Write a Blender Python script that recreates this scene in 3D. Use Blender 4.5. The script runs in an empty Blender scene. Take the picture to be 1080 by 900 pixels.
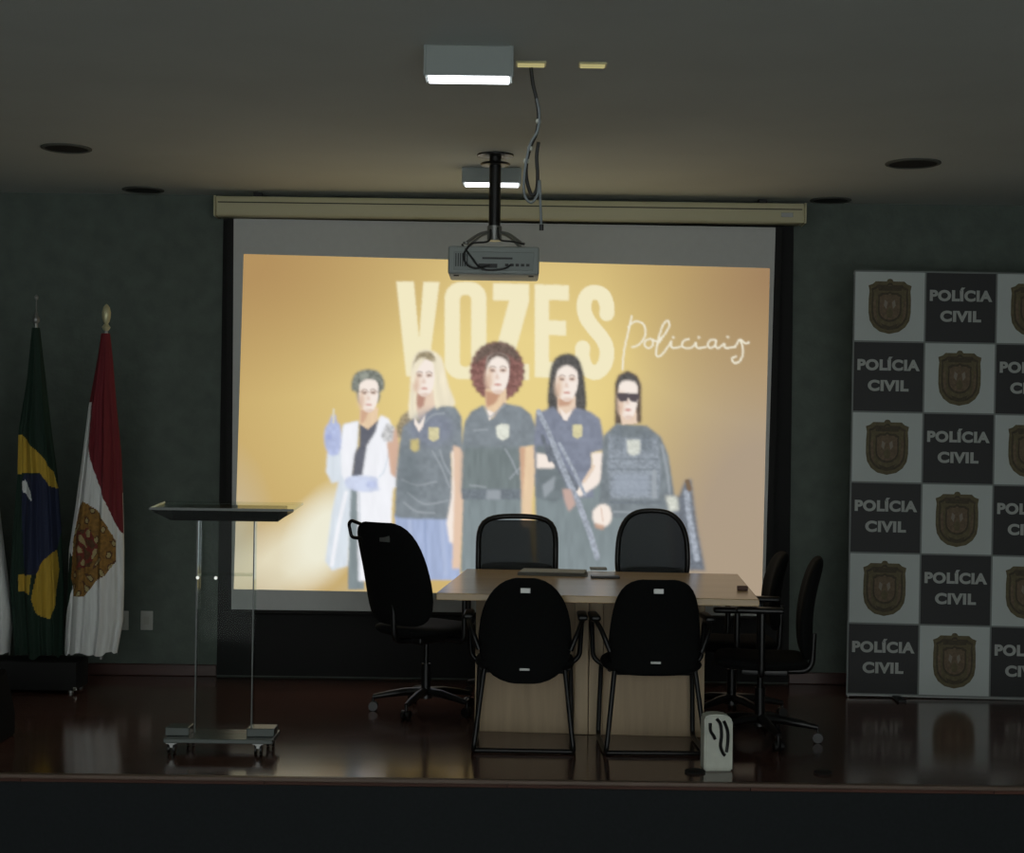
import bpy, bmesh, math, random
from mathutils import Vector, Matrix
random.seed(7)
R = math.radians
S = bpy.context.scene
COL = S.collection

# ------------------------------------------------------------------ camera
F = 1625.0                      # focal length in pixels of the 1080 wide frame
CAM_Z = 1.53
K = F / 1250.0                  # scale of the distances along the hall
ROLL = R(0.75)
PITCH = math.atan(15.0 / F)
cd = bpy.data.cameras.new('camera'); cam = bpy.data.objects.new('camera', cd); COL.objects.link(cam)
cd.sensor_width = 36; cd.lens = 36 * F / 1080; cd.clip_start = 0.05
cam.matrix_world = Matrix.Translation((0, 0, CAM_Z)) @ Matrix.Rotation(R(90) + PITCH, 4, 'X') @ Matrix.Rotation(ROLL, 4, 'Z')
S.camera = cam

# ------------------------------------------------------------------ world and exposure
S.view_settings.view_transform = 'Standard'; S.view_settings.look = 'None'
S.view_settings.exposure = 0.0; S.view_settings.gamma = 1.0; S.view_settings.use_curve_mapping = False
w = bpy.data.worlds.new('hall_light'); S.world = w; w.use_nodes = True
w.node_tree.nodes['Background'].inputs[0].default_value = (0.93, 0.98, 0.96, 1)
w.node_tree.nodes['Background'].inputs[1].default_value = 2.0

def lin(c):
    r = []
    for v in c[:3]:
        v /= 255.0
        r.append(v / 12.92 if v <= .04045 else ((v + .055) / 1.055) ** 2.4)
    return (*r, 1)

def ray(px, py):
    dx, dy = px - 540, py - 450
    a = dx * math.cos(ROLL) + dy * math.sin(ROLL); b = -dx * math.sin(ROLL) + dy * math.cos(ROLL)
    return Vector((a, F * math.cos(PITCH) + b * math.sin(PITCH), -b * math.cos(PITCH) + F * math.sin(PITCH)))
def at(px, py, D):              # the point at distance D along the hall
    r = ray(px, py); k = D / r.y
    return Vector((r.x * k, D, CAM_Z + r.z * k))
def onz(px, py, z):             # the point at height z
    r = ray(px, py); k = (z - CAM_Z) / r.z
    return Vector((r.x * k, r.y * k, z))

# ------------------------------------------------------------------ materials
def new_mat(name):
    m = bpy.data.materials.new(name); m.use_nodes = True
    nt = m.node_tree; return m, nt, nt.nodes, nt.links, nt.nodes['Principled BSDF']
def mat(name, srgb, rough=.6, metal=0, var=0.0, scale=20, bump=0.0, bscale=60, spec=.5, stretch=(1, 1, 1), srgb2=None):
    m, nt, N, L, P = new_mat(name)
    P.inputs['Roughness'].default_value = rough; P.inputs['Metallic'].default_value = metal
    P.inputs['Specular IOR Level'].default_value = spec
    c = lin(srgb); P.inputs['Base Color'].default_value = c
    tc = N.new('ShaderNodeTexCoord'); mp = N.new('ShaderNodeMapping'); mp.inputs['Scale'].default_value = stretch
    L.new(tc.outputs['Object'], mp.inputs['Vector'])
    if var or srgb2:
        n = N.new('ShaderNodeTexNoise'); n.inputs['Scale'].default_value = scale; n.inputs['Detail'].default_value = 4
        L.new(mp.outputs[0], n.inputs['Vector'])
        cr = N.new('ShaderNodeValToRGB'); cr.color_ramp.elements[0].position = .3; cr.color_ramp.elements[1].position = .7
        c2 = lin(srgb2) if srgb2 else tuple(min(1, v * (1 + var)) for v in c[:3]) + (1,)
        cr.color_ramp.elements[0].color = tuple(v * (1 - var) for v in c[:3]) + (1,)
        cr.color_ramp.elements[1].color = c2
        L.new(n.outputs['Fac'], cr.inputs[0]); L.new(cr.outputs[0], P.inputs['Base Color'])
    if bump:
        n = N.new('ShaderNodeTexNoise'); n.inputs['Scale'].default_value = bscale; n.inputs['Detail'].default_value = 5
        L.new(mp.outputs[0], n.inputs['Vector'])
        b = N.new('ShaderNodeBump'); b.inputs['Strength'].default_value = bump; b.inputs['Distance'].default_value = .01
        L.new(n.outputs['Fac'], b.inputs['Height']); L.new(b.outputs[0], P.inputs['Normal'])
    return m
def emit(name, srgb, k=1.0, var=0.0, scale=25, stretch=(1, 1, 1)):
    m = bpy.data.materials.new(name); m.use_nodes = True; nt = m.node_tree; N = nt.nodes; L = nt.links; N.clear()
    e = N.new('ShaderNodeEmission'); o = N.new('ShaderNodeOutputMaterial'); L.new(e.outputs[0], o.inputs[0])
    c = lin(srgb); e.inputs[0].default_value = c; e.inputs[1].default_value = k
    if var:
        tc = N.new('ShaderNodeTexCoord'); mp = N.new('ShaderNodeMapping'); mp.inputs['Scale'].default_value = stretch
        n = N.new('ShaderNodeTexNoise'); n.inputs['Scale'].default_value = scale; n.inputs['Detail'].default_value = 3
        cr = N.new('ShaderNodeValToRGB'); cr.color_ramp.elements[0].position = .32; cr.color_ramp.elements[1].position = .68
        cr.color_ramp.elements[0].color = tuple(v * (1 - var) for v in c[:3]) + (1,)
        cr.color_ramp.elements[1].color = tuple(min(1, v * (1 + var)) for v in c[:3]) + (1,)
        L.new(tc.outputs['Object'], mp.inputs[0]); L.new(mp.outputs[0], n.inputs['Vector'])
        L.new(n.outputs['Fac'], cr.inputs[0]); L.new(cr.outputs[0], e.inputs[0])
    return m

M = {}
M['wall'] = mat('teal_textured_wall', (88, 98, 91), .75, var=.13, scale=9, bump=.5, bscale=30)
M['ceil'] = mat('ceiling_paint', (205, 209, 204), .9, var=.03, scale=2)
M['black'] = mat('black_plastic', (15, 15, 16), .38)
M['blackfab'] = mat('black_fabric', (16, 17, 17), .9, var=.2, scale=90, spec=.15)
M['blacktube'] = mat('black_metal_tube', (14, 14, 15), .35, spec=.35)
M['backing'] = mat('matte_black_backing', (13, 13, 13), .8)
M['beige'] = mat('beige_casing', (200, 194, 160), .5)
M['beige_dark'] = mat('casing_groove', (70, 68, 56), .6)
M['screen'] = mat('white_screen_fabric', (196, 198, 196), .9, var=.02)
M['riser'] = mat('dark_riser', (20, 26, 29), .85, var=.2, scale=60)
M['base'] = mat('red_brown_baseboard', (72, 46, 41), .4, var=.2, scale=12, stretch=(.3, 1, 3))
M['nose'] = mat('stage_nosing', (100, 82, 70), .45, var=.15, scale=10, stretch=(.2, 1, 1))
M['outlet'] = mat('outlet_plastic', (176, 178, 172), .5)
M['wood'] = mat('table_laminate', (186, 158, 116), .24, var=.06, scale=6, stretch=(.25, 1, 6))
M['woodfront'] = mat('table_panel_laminate', (172, 150, 120), .55, var=.10, scale=5, stretch=(6, 1, .4))
M['woodpost'] = mat('table_post_laminate', (186, 164, 132), .5, var=.08, scale=5, stretch=(6, 1, .4))
M['bw'] = mat('banner_white', (190, 198, 196), .7, var=.03, scale=3)
M['bk'] = mat('banner_black', (38, 39, 40), .6)
M['bgrey'] = mat('banner_seam_grey', (120, 126, 124), .7)
M['letter'] = mat('banner_letter_grey', (170, 174, 170), .7)
M['gold1'] = mat('emblem_brown', (98, 90, 64), .7, var=.2, scale=40)
M['gold2'] = mat('emblem_dark', (72, 64, 48), .7, var=.2, scale=50)
M['gold3'] = mat('emblem_mid', (108, 92, 72), .7, var=.2, scale=60)
M['gold4'] = mat('emblem_pale', (136, 128, 116), .7)
M['alu'] = mat('brushed_alu', (150, 152, 150), .35, metal=.7)
M['chrome'] = mat('chrome', (200, 200, 195), .2, metal=.9)
M['brass'] = mat('pale_brass', (205, 200, 160), .35, metal=.3)
M['projbody'] = mat('projector_grey', (158, 166, 164), .5)
M['grille'] = mat('grille_rim_grey', (90, 92, 86), .7)
M['projdark'] = mat('projector_dark', (40, 42, 42), .5)
M['cable_g'] = mat('grey_cable', (128, 136, 138), .5)
M['cable_d'] = mat('dark_cable', (45, 46, 46), .5)
M['white'] = mat('white_plastic', (200, 204, 192), .5, var=.06, scale=25)
M['paper'] = mat('paper', (170, 170, 162), .8)
M['paper_g'] = mat('grey_paper', (120, 120, 114), .8)
M['brown'] = mat('brown_plastic', (90, 62, 50), .6)
M['lightbox'] = mat('luminaire_body', (150, 158, 156), .6)
M['red'] = mat('flag_red', (110, 26, 36), .8, var=.15, scale=18, stretch=(6, 1, .4))
M['fwhite'] = mat('flag_white', (222, 224, 222), .8, var=.08, scale=14, stretch=(6, 1, .4))
M['fgreen'] = mat('flag_green', (18, 44, 32), .8, var=.25, scale=14, stretch=(6, 1, .4))
M['fyellow'] = mat('flag_yellow', (186, 154, 52), .8, var=.15, scale=14, stretch=(6, 1, .4))
M['fblue'] = mat('flag_blue', (30, 38, 66), .8, var=.2, scale=14, stretch=(6, 1, .4))
M['crest1'] = mat('crest_gold', (140, 104, 48), .8, var=.3, scale=50)
M['crest2'] = mat('crest_brown', (92, 62, 38), .8, var=.3, scale=50)
M['crest3'] = mat('crest_red', (120, 50, 40), .8)
M['crest4'] = mat('crest_pale', (170, 156, 110), .8)
M['glow'] = emit('fluorescent_tube_glow', (245, 250, 255), 5.0)
M['spotglow'] = emit('warm_downlight_glow', (196, 186, 130), .75)

def floor_mat():
    m, nt, N, L, P = new_mat('dark_polished_floorboards')
    tc = N.new('ShaderNodeTexCoord'); mp = N.new('ShaderNodeMapping'); L.new(tc.outputs['Object'], mp.inputs[0])
    br = N.new('ShaderNodeTexBrick'); br.inputs['Scale'].default_value = 1.0
    br.inputs['Brick Width'].default_value = 1.1; br.inputs['Row Height'].default_value = .10
    br.inputs['Mortar Size'].default_value = .0015; br.inputs['Color1'].default_value = lin((112, 78, 68)); br.inputs['Color2'].default_value = lin((92, 66, 58))
    br.inputs['Mortar'].default_value = lin((30, 22, 20)); L.new(mp.outputs[0], br.inputs['Vector'])
    n = N.new('ShaderNodeTexNoise'); n.inputs['Scale'].default_value = 7; n.inputs['Detail'].default_value = 6
    mp2 = N.new('ShaderNodeMapping'); mp2.inputs['Scale'].default_value = (.5, 6, 1); L.new(tc.outputs['Object'], mp2.inputs[0]); L.new(mp2.outputs[0], n.inputs['Vector'])
    mx = N.new('ShaderNodeMixRGB'); mx.blend_type = 'MULTIPLY'; mx.inputs[0].default_value = .45
    L.new(br.outputs['Color'], mx.inputs[1]); L.new(n.outputs['Fac'], mx.inputs[2]); L.new(mx.outputs[0], P.inputs['Base Color'])
    n2 = N.new('ShaderNodeTexNoise'); n2.inputs['Scale'].default_value = 3; L.new(tc.outputs['Object'], n2.inputs['Vector'])
    mr = N.new('ShaderNodeMapRange'); mr.inputs['To Min'].default_value = .10; mr.inputs['To Max'].default_value = .17
    L.new(n2.outputs['Fac'], mr.inputs['Value']); L.new(mr.outputs[0], P.inputs['Roughness'])
    P.inputs['Specular IOR Level'].default_value = .5
    return m
M['floor'] = floor_mat()

def glass_mat(name, tint=(210, 225, 220), gl=.12):
    m = bpy.data.materials.new(name); m.use_nodes = True; nt = m.node_tree; N = nt.nodes; L = nt.links; N.clear()
    t = N.new('ShaderNodeBsdfTransparent'); t.inputs[0].default_value = lin(tint)
    g = N.new('ShaderNodeBsdfGlossy'); g.inputs['Roughness'].default_value = .05; g.inputs[0].default_value = (.9, .95, .93, 1)
    f = N.new('ShaderNodeFresnel'); f.inputs[0].default_value = 1.2
    mx = N.new('ShaderNodeMixShader'); o = N.new('ShaderNodeOutputMaterial')
    fm = N.new('ShaderNodeMath'); fm.operation = 'MULTIPLY'; fm.inputs[1].default_value = .4; L.new(f.outputs[0], fm.inputs[0])
    L.new(fm.outputs[0], mx.inputs[0]); L.new(t.outputs[0], mx.inputs[1]); L.new(g.outputs[0], mx.inputs[2]); L.new(mx.outputs[0], o.inputs[0])
    return m
M['glass'] = glass_mat('clear_acrylic', (243, 246, 245))
M['smoke'] = glass_mat('smoked_acrylic', (150, 150, 146))
M['glassedge'] = mat('acrylic_edge', (84, 91, 88), .25)
def mesh_mat():
    m, nt, N, L, P = new_mat('see_through_black_netting')
    P.inputs['Base Color'].default_value = lin((56, 60, 62)); P.inputs['Roughness'].default_value = .7
    t = N.new('ShaderNodeBsdfTransparent'); mx = N.new('ShaderNodeMixShader'); mx.inputs[0].default_value = .8
    L.new(t.outputs[0], mx.inputs[1]); L.new(P.outputs[0], mx.inputs[2]); L.new(mx.outputs[0], N['Material Output'].inputs[0])
    return m
M['net'] = mesh_mat()

# ------------------------------------------------------------------ helpers
def obj(name, bm, m, parent=None, smooth=False, kind=None):
    me = bpy.data.meshes.new(name); bmesh.ops.recalc_face_normals(bm, faces=bm.faces[:]); bm.to_mesh(me); bm.free()
    for x in (m if isinstance(m, (list, tuple)) else [m]): me.materials.append(x)
    if smooth:
        for p in me.polygons: p.use_smooth = True
        me.set_sharp_from_angle(angle=R(45))
    o = bpy.data.objects.new(name, me); COL.objects.link(o)
    if parent: o.parent = parent
    if kind: o['kind'] = kind
    return o
def tag(o, label, cat, group=None):
    o['label'] = label; o['category'] = cat
    if group: o['group'] = group
    return o
def thing(name, label, cat, loc=(0, 0, 0), rz=0, group=None):
    o = bpy.data.objects.new(name, None); COL.objects.link(o); o.empty_display_size = .1
    o.location = loc; o.rotation_euler = (0, 0, rz)
    return tag(o, label, cat, group)
def copy_tree(o, parent=None):
    c = o.copy(); COL.objects.link(c); c.parent = parent
    for ch in [x for x in bpy.data.objects if x.parent == o]:
        copy_tree(ch, c)
    return c
def box(bm, c, s, bev=0, mi=0, rot=None, seg=2):
    r = bmesh.ops.create_cube(bm, size=1); vs = r['verts']
    bmesh.ops.scale(bm, vec=s, verts=vs)
    if rot: bmesh.ops.rotate(bm, cent=(0, 0, 0), matrix=rot, verts=vs)
    bmesh.ops.translate(bm, vec=c, verts=vs)
    fs = list({f for v in vs for f in v.link_faces})
    if bev:
        es = list({e for v in vs for e in v.link_edges})
        g = bmesh.ops.bevel(bm, geom=es, offset=bev, segments=seg, affect='EDGES', profile=.5)
        fs = [f for f in bm.faces if f in set(g['faces']) or f in set(x for x in fs if x.is_valid)]
    for f in fs:
        if f.is_valid: f.material_index = mi
def cyl(bm, a, b, r1, r2=None, n=20, mi=0):
    a = Vector(a); b = Vector(b); r2 = r1 if r2 is None else r2; d = b - a
    q = Vector((0, 0, 1)).rotation_difference(d.normalized()).to_matrix().to_4x4()
    g = bmesh.ops.create_cone(bm, cap_ends=True, segments=n, radius1=r1, radius2=r2, depth=d.length, matrix=Matrix.Translation((a + b) / 2) @ q)
    for f in {f for v in g['verts'] for f in v.link_faces}: f.material_index = mi
def lathe(bm, prof, c=(0, 0, 0), n=24, mi=0):
    rings = []
    for r, z in prof:
        rings.append([bm.verts.new((c[0] + r * math.cos(2 * math.pi * k / n), c[1] + r * math.sin(2 * math.pi * k / n), c[2] + z)) for k in range(n)])
    for a, b in zip(rings, rings[1:]):
        for k in range(n):
            f = bm.faces.new((a[k], a[(k + 1) % n], b[(k + 1) % n], b[k])); f.material_index = mi
    for rg in (rings[0], rings[-1]):
        f = bm.faces.new(rg); f.material_index = mi
def smoothpath(pts, n=6, closed=False):
    P = [Vector(p) for p in pts]; out = []
    m = len(P)
    rng = range(m) if closed else range(m - 1)
    for i in rng:
        if closed: p0, p1, p2, p3 = P[i - 1], P[i], P[(i + 1) % m], P[(i + 2) % m]
        else: p0, p1, p2, p3 = P[max(i - 1, 0)], P[i], P[i + 1], P[min(i + 2, m - 1)]
        for k in range(n):
            t = k / n
            out.append(.5 * ((2 * p1) + (-p0 + p2) * t + (2 * p0 - 5 * p1 + 4 * p2 - p3) * t * t + (-p0 + 3 * p1 - 3 * p2 + p3) * t ** 3))
    if not closed: out.append(P[-1])
    return out
def roundpath(pts, r=.04, n=5, closed=False):
    P = [Vector(p) for p in pts]; out = []; m = len(P)
    for i in range(m):
        if not closed and i in (0, m - 1): out.append(P[i]); continue
        a, b, c = P[i - 1], P[i], P[(i + 1) % m]
        u = (a - b); v = (c - b); rr = min(r, u.length * .45, v.length * .45)
        s = b + u.normalized() * rr; e = b + v.normalized() * rr
        for k in range(n + 1):
            t = k / n; out.append(s * (1 - t) ** 2 + b * 2 * t * (1 - t) + e * t * t)
    return out
def tube(bm, pts, r, n=10, closed=False, mi=0):
    P = [Vector(p) for p in pts]; m = len(P); rings = []; up = None
    for i in range(m):
        if closed: d = P[(i + 1) % m] - P[i - 1]
        else: d = P[min(i + 1, m - 1)] - P[max(i - 1, 0)]
        d.normalize()
        if up is None:
            up = Vector((0, 0, 1)) if abs(d.z) < .9 else Vector((0, 1, 0))
        s = d.cross(up).normalized(); up = s.cross(d).normalized()
        rr = r[i] if isinstance(r, (list, tuple)) else r
        rings.append([bm.verts.new(P[i] + (s * math.cos(2 * math.pi * k / n) + up * math.sin(2 * math.pi * k / n)) * rr) for k in range(n)])
    for i in range(m if closed else m - 1):
        a, b = rings[i], rings[(i + 1) % m]
        for k in range(n):
            f = bm.faces.new((a[k], a[(k + 1) % n], b[(k + 1) % n], b[k])); f.material_index = mi
    if not closed:
        for rg in (rings[0], rings[-1]):
            f = bm.faces.new(rg); f.material_index = mi
def pad(bm, W, z0, z1, yc, th, nu=14, nt=18, p=4.0, mi=0, bend=.03, horiz=False):
    """Cushion with a rounded outline. W(t)=half width, yc(t)=centre line, th=thickness.  horiz: t runs along y instead of z."""
    G = [[], []]
    for i in range(nt + 1):
        t = i / nt; tt = .004 + .992 * (0.5 - 0.5 * math.cos(math.pi * t))
        e = (1 - abs(2 * tt - 1) ** p) ** (1 / p)
        hw = max(W(tt) * e, .004)
        for s in (0, 1):
            row = []
            for j in range(nu + 1):
                u = math.sin((j / nu * 2 - 1) * math.pi / 2)
                edge = max(0, 1 - abs(u) ** 4) ** .5 * max(0, 1 - abs(2 * tt - 1) ** 8) ** .5
                off = (1 if s else -1) * th / 2 * edge
                y = yc(tt) + bend * (u * hw / .25) ** 2 + off
                z = z0 + (z1 - z0) * tt
                if s and j in (0, nu): row.append(G[0][i][j]); continue
                if s and i in (0, nt): row.append(G[0][i][j]); continue
                row.append(bm.verts.new((u * hw, z, y) if horiz else (u * hw, y, z)))
            G[s].append(row)
    for s in (0, 1):
        for i in range(nt):
            for j in range(nu):
                q = (G[s][i][j], G[s][i][j + 1], G[s][i + 1][j + 1], G[s][i + 1][j])
                f = bm.faces.new(q if s == 0 else q[::-1]); f.material_index = mi
B = bmesh.new

# ------------------------------------------------------------------ the setting
WALL = 7.59 * K; CEIL = 3.08; EDGE = 5.37 * K; SX = 4.8
bm = B(); box(bm, (0, (EDGE + WALL + .1) / 2, -.02), (2 * SX, WALL + .1 - EDGE, .04)); obj('floor', bm, M['floor'], kind='structure')
bm = B(); box(bm, (0, EDGE + .01, -.45), (2 * SX, .04, .82)); obj('wall_stage_front', bm, M['riser'], kind='structure')
bm = B(); box(bm, (0, EDGE - .018, -.009), (2 * SX, .035, .020), .005); obj('trim_1', bm, M['nose'], kind='structure')
bm = B(); box(bm, (0, (EDGE - 3) / 2, -.88), (2 * SX, EDGE + 3.0, .04)); obj('floor_hall', bm, M['riser'], kind='structure')
bm = B(); box(bm, (0, WALL + .05, CEIL / 2 - .4), (2 * SX + .2, .1, CEIL + .9)); obj('wall_back', bm, M['wall'], kind='structure')
for n, s in (('wall_left', -1), ('wall_right', 1)):
    bm = B(); box(bm, (s * (SX + .05), WALL / 2 - 1.5, CEIL / 2 - .45), (.1, WALL + 3, CEIL + .9)); obj(n, bm, M['wall'], kind='structure')
bm = B(); box(bm, (0, WALL / 2 - 1.5, CEIL + .05), (2 * SX + .2, WALL + 3.2, .1)); obj('ceiling', bm, M['ceil'], kind='structure')
# black backing behind the screen down to the floor
BX0, BX1 = at(233, 450, WALL).x, at(834, 450, WALL).x
bm = B(); box(bm, ((BX0 + BX1) / 2, WALL - .012, 1.47), (BX1 - BX0, .022, 2.92)); obj('wall_backing_panel', bm, M['backing'], kind='structure')
for n, a, b in (('baseboard_left', -SX, BX0 - .002), ('baseboard_right', BX1 + .002, SX)):
    bm = B(); box(bm, ((a + b) / 2, WALL - .01, .037), (b - a, .02, .074), .005); obj(n, bm, M['base'], kind='structure')

# ------------------------------------------------------------------ projection screen with the projected slide
SD = WALL - .13
scr = thing('projection_screen', 'large white roll-down projection screen in beige casing showing a gold slide', 'projection screen', (0, SD, 0))
def loc(v): return Vector(v) - Vector((0, SD, 0))
a, b = at(228, 210, SD - .06), at(848, 233, SD - .06)
cw = b.x - a.x; cz1 = CEIL - .035; cz0 = cz1 - .125; cxm = (a.x + b.x) / 2
bm = B(); box(bm, (cxm, -.005, (cz0 + cz1) / 2), (cw, .15, cz1 - cz0), .012)
cas = obj('casing', bm, M['beige'], scr, True)
bm = B(); box(bm, (cxm, -.081, cz1 - .04), (cw - .03, .004, .007)); obj('groove', bm, M['beige_dark'], cas)
bm = B(); box(bm, (cxm + cw / 2 - .11, -.081, cz0 + .05), (.075, .004, .028), .001); obj('maker_plate', bm, M['alu'], cas)
for s in (-1, 1):
    bm = B(); box(bm, (cxm + s * (cw / 2 + .006), -.005, (cz0 + cz1) / 2), (.014, .158, .132), .006); obj('end_cap', bm, M['beige'], scr)
    bm = B(); box(bm, (cxm + s * (cw / 2 - .25), .02, cz1 + .0175), (.05, .06, .035)); obj('bracket', bm, M['blacktube'], scr)
TL, TR, BR, BL = [loc(at(x, y, SD)) for x, y in ((246.5, 230.5), (818, 240), (806, 650), (244, 643))]
def quad_slab(bm, q, th, mi=0):
    f = [bm.verts.new((v.x, v.y, v.z)) for v in q]; k = [bm.verts.new((v.x, v.y + th, v.z)) for v in q]
    fs = [bm.faces.new(f), bm.faces.new(k[::-1])] + [bm.faces.new((f[i], k[i], k[(i + 1) % 4], f[(i + 1) % 4])) for i in range(4)]
    for x in fs: x.material_index = mi
bm = B(); quad_slab(bm, (TL, TR, BR, BL), .002); fabric = obj('screen_fabric', bm, M['screen'], scr)
for (p, q, s) in ((TL, BL, -1), (TR, BR, 1)):
    bm = B(); dx = Vector((s * .04, 0, 0)); quad_slab(bm, (p, p + dx, q + dx, q), .002); obj('black_border', bm, M['backing'], scr)
bm = B(); cyl(bm, BL + Vector((-.045, .001, -.014)), BR + Vector((.045, .001, -.014)), .014); obj('bottom_bar', bm, M['backing'], scr, True)

# the slide is a picture: it is drawn here as soft overlapping shapes and carried as colours of a fine flat mesh
import numpy as np
CX0, CY0, CX1, CY1, RES = 240, 260, 820, 640, 2
CH, CWD = (CY1 - CY0) * RES, (CX1 - CX0) * RES
GY, GX = np.mgrid[0:CH, 0:CWD]; GX = CX0 + (GX + .5) / RES; GY = CY0 + (GY + .5) / RES
rng = np.random.RandomState(3)
L3 = lambda c: np.array(lin(c)[:3])
def blur(a, r):
    r = int(round(r * RES))
    if r < 1: return a
    for ax in (0, 1):
        for _ in range(2):
            p = np.concatenate([np.repeat(np.take(a, [0], ax), r, ax), a, np.repeat(np.take(a, [-1], ax), r, ax)], ax)
            c = np.cumsum(p, ax); z = np.zeros_like(np.take(c, [0], ax)); c = np.concatenate([z, c], ax)
            n = a.shape[ax]; w_ = 2 * r + 1
            c2 = np.concatenate([c, np.repeat(np.take(c, [-1], ax), 1, ax)], ax)
            a = (np.take(c2, np.arange(w_, w_ + n), ax) - np.take(c2, np.arange(0, n), ax)) / w_
    return a
def vnoise(sx, sy):
    gw, gh = int((CX1 - CX0) / sx) + 3, int((CY1 - CY0) / sy) + 3; g = rng.rand(gh, gw)
    x = (GX - CX0) / sx; y = (GY - CY0) / sy; xi = x.astype(int); yi = y.astype(int); fx = x - xi; fy_ = y - yi
    fx = fx * fx * (3 - 2 * fx); fy_ = fy_ * fy_ * (3 - 2 * fy_)
    return (g[yi, xi] * (1 - fx) + g[yi, xi + 1] * fx) * (1 - fy_) + (g[yi + 1, xi] * (1 - fx) + g[yi + 1, xi + 1] * fx) * fy_
NOI = {'iso': vnoise(4, 4) * .6 + vnoise(9, 9) * .4, 'vert': vnoise(3, 14) * .7 + vnoise(7, 30) * .3, 'horz': vnoise(12, 4) * .6 + vnoise(20, 9) * .4, 'fine': vnoise(2.2, 2.2)}
canvas = np.ones((CH, CWD, 3)) * L3((196, 166, 106))
def glow(px, py, rx, ry, col, k, power=1.0, an=0):
    a = R(an); dx, dy = GX - px, GY - py
    u = (dx * math.cos(a) + dy * math.sin(a)) / rx; v = (-dx * math.sin(a) + dy * math.cos(a)) / ry
    m = np.clip(np.clip(1 - np.sqrt(u * u + v * v), 0, 1) ** power * k, 0, 1)[..., None]
    canvas[:] = canvas * (1 - m) + L3(col) * m
for g in [(540, 420, 340, 260, (232, 210, 140), 1.4, 1.2), (812, 600, 200, 350, (172, 154, 132), 1.6, 1.0), (830, 290, 200, 160, (158, 128, 94), 1.1, 1.0),
          (240, 275, 260, 150, (178, 144, 94), 1.2, 1.0), (238, 600, 60, 140, (198, 188, 164), 1.2, 1.0), (300, 592, 110, 46, (226, 217, 188), 1.5, 1.0, -40),
          (342, 566, 70, 42, (238, 235, 214), 1.6, 1.0, -62), (385, 650, 60, 50, (196, 178, 136), 1.5, 1.0), (262, 630, 60, 40, (206, 192, 160), 1.2, 1.0)]: glow(*g)
def maskpoly(loops, feather=.5):
    m = np.zeros((CH, CWD))
    allx = [p[0] for l in loops for p in l]; ally = [p[1] for l in loops for p in l]
    x0 = max(0, int((min(allx) - CX0) * RES) - 2); x1 = min(CWD, int((max(allx) - CX0) * RES) + 3)
    y0 = max(0, int((min(ally) - CY0) * RES) - 2); y1 = min(CH, int((max(ally) - CY0) * RES) + 3)
    if x1 <= x0 or y1 <= y0: return m
    X = GX[y0:y1, x0:x1]; Y = GY[y0:y1, x0:x1]; c = np.zeros(X.shape, bool)
    for P in loops:
        for k in range(len(P)):
            ax, ay = P[k]; bx, by = P[k - 1]
            if ay == by: continue
            c ^= ((ay > Y) != (by > Y)) & (X < (bx - ax) * (Y - ay) / (by - ay) + ax)
    m[y0:y1, x0:x1] = c
    pad_ = int(feather * RES * 2) + 3
    yy0, yy1, xx0, xx1 = max(0, y0 - pad_), min(CH, y1 + pad_), max(0, x0 - pad_), min(CWD, x1 + pad_)
    m[yy0:yy1, xx0:xx1] = blur(m[yy0:yy1, xx0:xx1], feather)
    return m
masks = []
class Pic:
    def __init__(s): s.m = np.zeros((CH, CWD))
    def put(s, m, col, alpha=1.0, own=True):
        c, var, kind = col if len(col) == 3 and isinstance(col[2], str) else (col, 0, 'iso')
        base = L3(c)[None, None, :] * (1 + var * 2 * (NOI[kind][..., None] - .5)) if var else L3(c)[None, None, :]
        a = (m * alpha)[..., None]
        canvas[:] = canvas * (1 - a) + base * a
        if own: s.m = np.maximum(s.m, m)
    def poly(s, pts, col, smooth=0, f=.6, a=1.0):
        if smooth: pts = [(v.x, v.y) for v in smoothpath([(x, y, 0) for x, y in pts], smooth, True)]
        s.put(maskpoly([pts], f), col, a)
    def ring(s, o_, i_, col): s.put(maskpoly([o_, i_], .5), col)
    def ell(s, cx, cy, rx, ry, col, f=.6, a=1.0, own=True):
        s.put(maskpoly([[(cx + rx * math.cos(t), cy + ry * math.sin(t)) for t in [2 * math.pi * i / 20 for i in range(20)]]], f), col, a, own)
    def line(s, pts, wd, col, smooth=0, f=.4, a=1.0):
        P = [Vector((x, y, 0)) for x, y in pts]
        if smooth: P = smoothpath(P, smooth)
        m = np.zeros((CH, CWD))
        for p_, q_ in zip(P, P[1:]):
            x0 = max(0, int((min(p_.x, q_.x) - wd - CX0) * RES) - 2); x1 = min(CWD, int((max(p_.x, q_.x) + wd - CX0) * RES) + 3)
            y0 = max(0, int((min(p_.y, q_.y) - wd - CY0) * RES) - 2); y1 = min(CH, int((max(p_.y, q_.y) + wd - CY0) * RES) + 3)
            if x1 <= x0 or y1 <= y0: continue
            X = GX[y0:y1, x0:x1]; Y = GY[y0:y1, x0:x1]; d = q_ - p_; l2 = max(d.x ** 2 + d.y ** 2, 1e-6)
            t = np.clip(((X - p_.x) * d.x + (Y - p_.y) * d.y) / l2, 0, 1)
            dd = np.hypot(X - p_.x - t * d.x, Y - p_.y - t * d.y)
            m[y0:y1, x0:x1] = np.maximum(m[y0:y1, x0:x1], np.clip((wd / 2 - dd) / (f * 1.6) + .5, 0, 1))
        s.put(m, col, a)
    def done(s, name, label=None): masks.append((name, label, s.m.copy()))
cream = (242, 233, 196); cream2 = (240, 234, 212)
p = Pic()
def rrect(x0, y0, x1, y1, r, n=6):
    o = []
    for cx, cy, a0 in ((x1 - r, y0 + r, -90), (x1 - r, y1 - r, 0), (x0 + r, y1 - r, 90), (x0 + r, y0 + r, 180)):
        for k in range(n + 1):
            t = R(a0 + 90 * k / n); o.append((cx + r * math.cos(t), cy + r * math.sin(t)))
    return o
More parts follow.
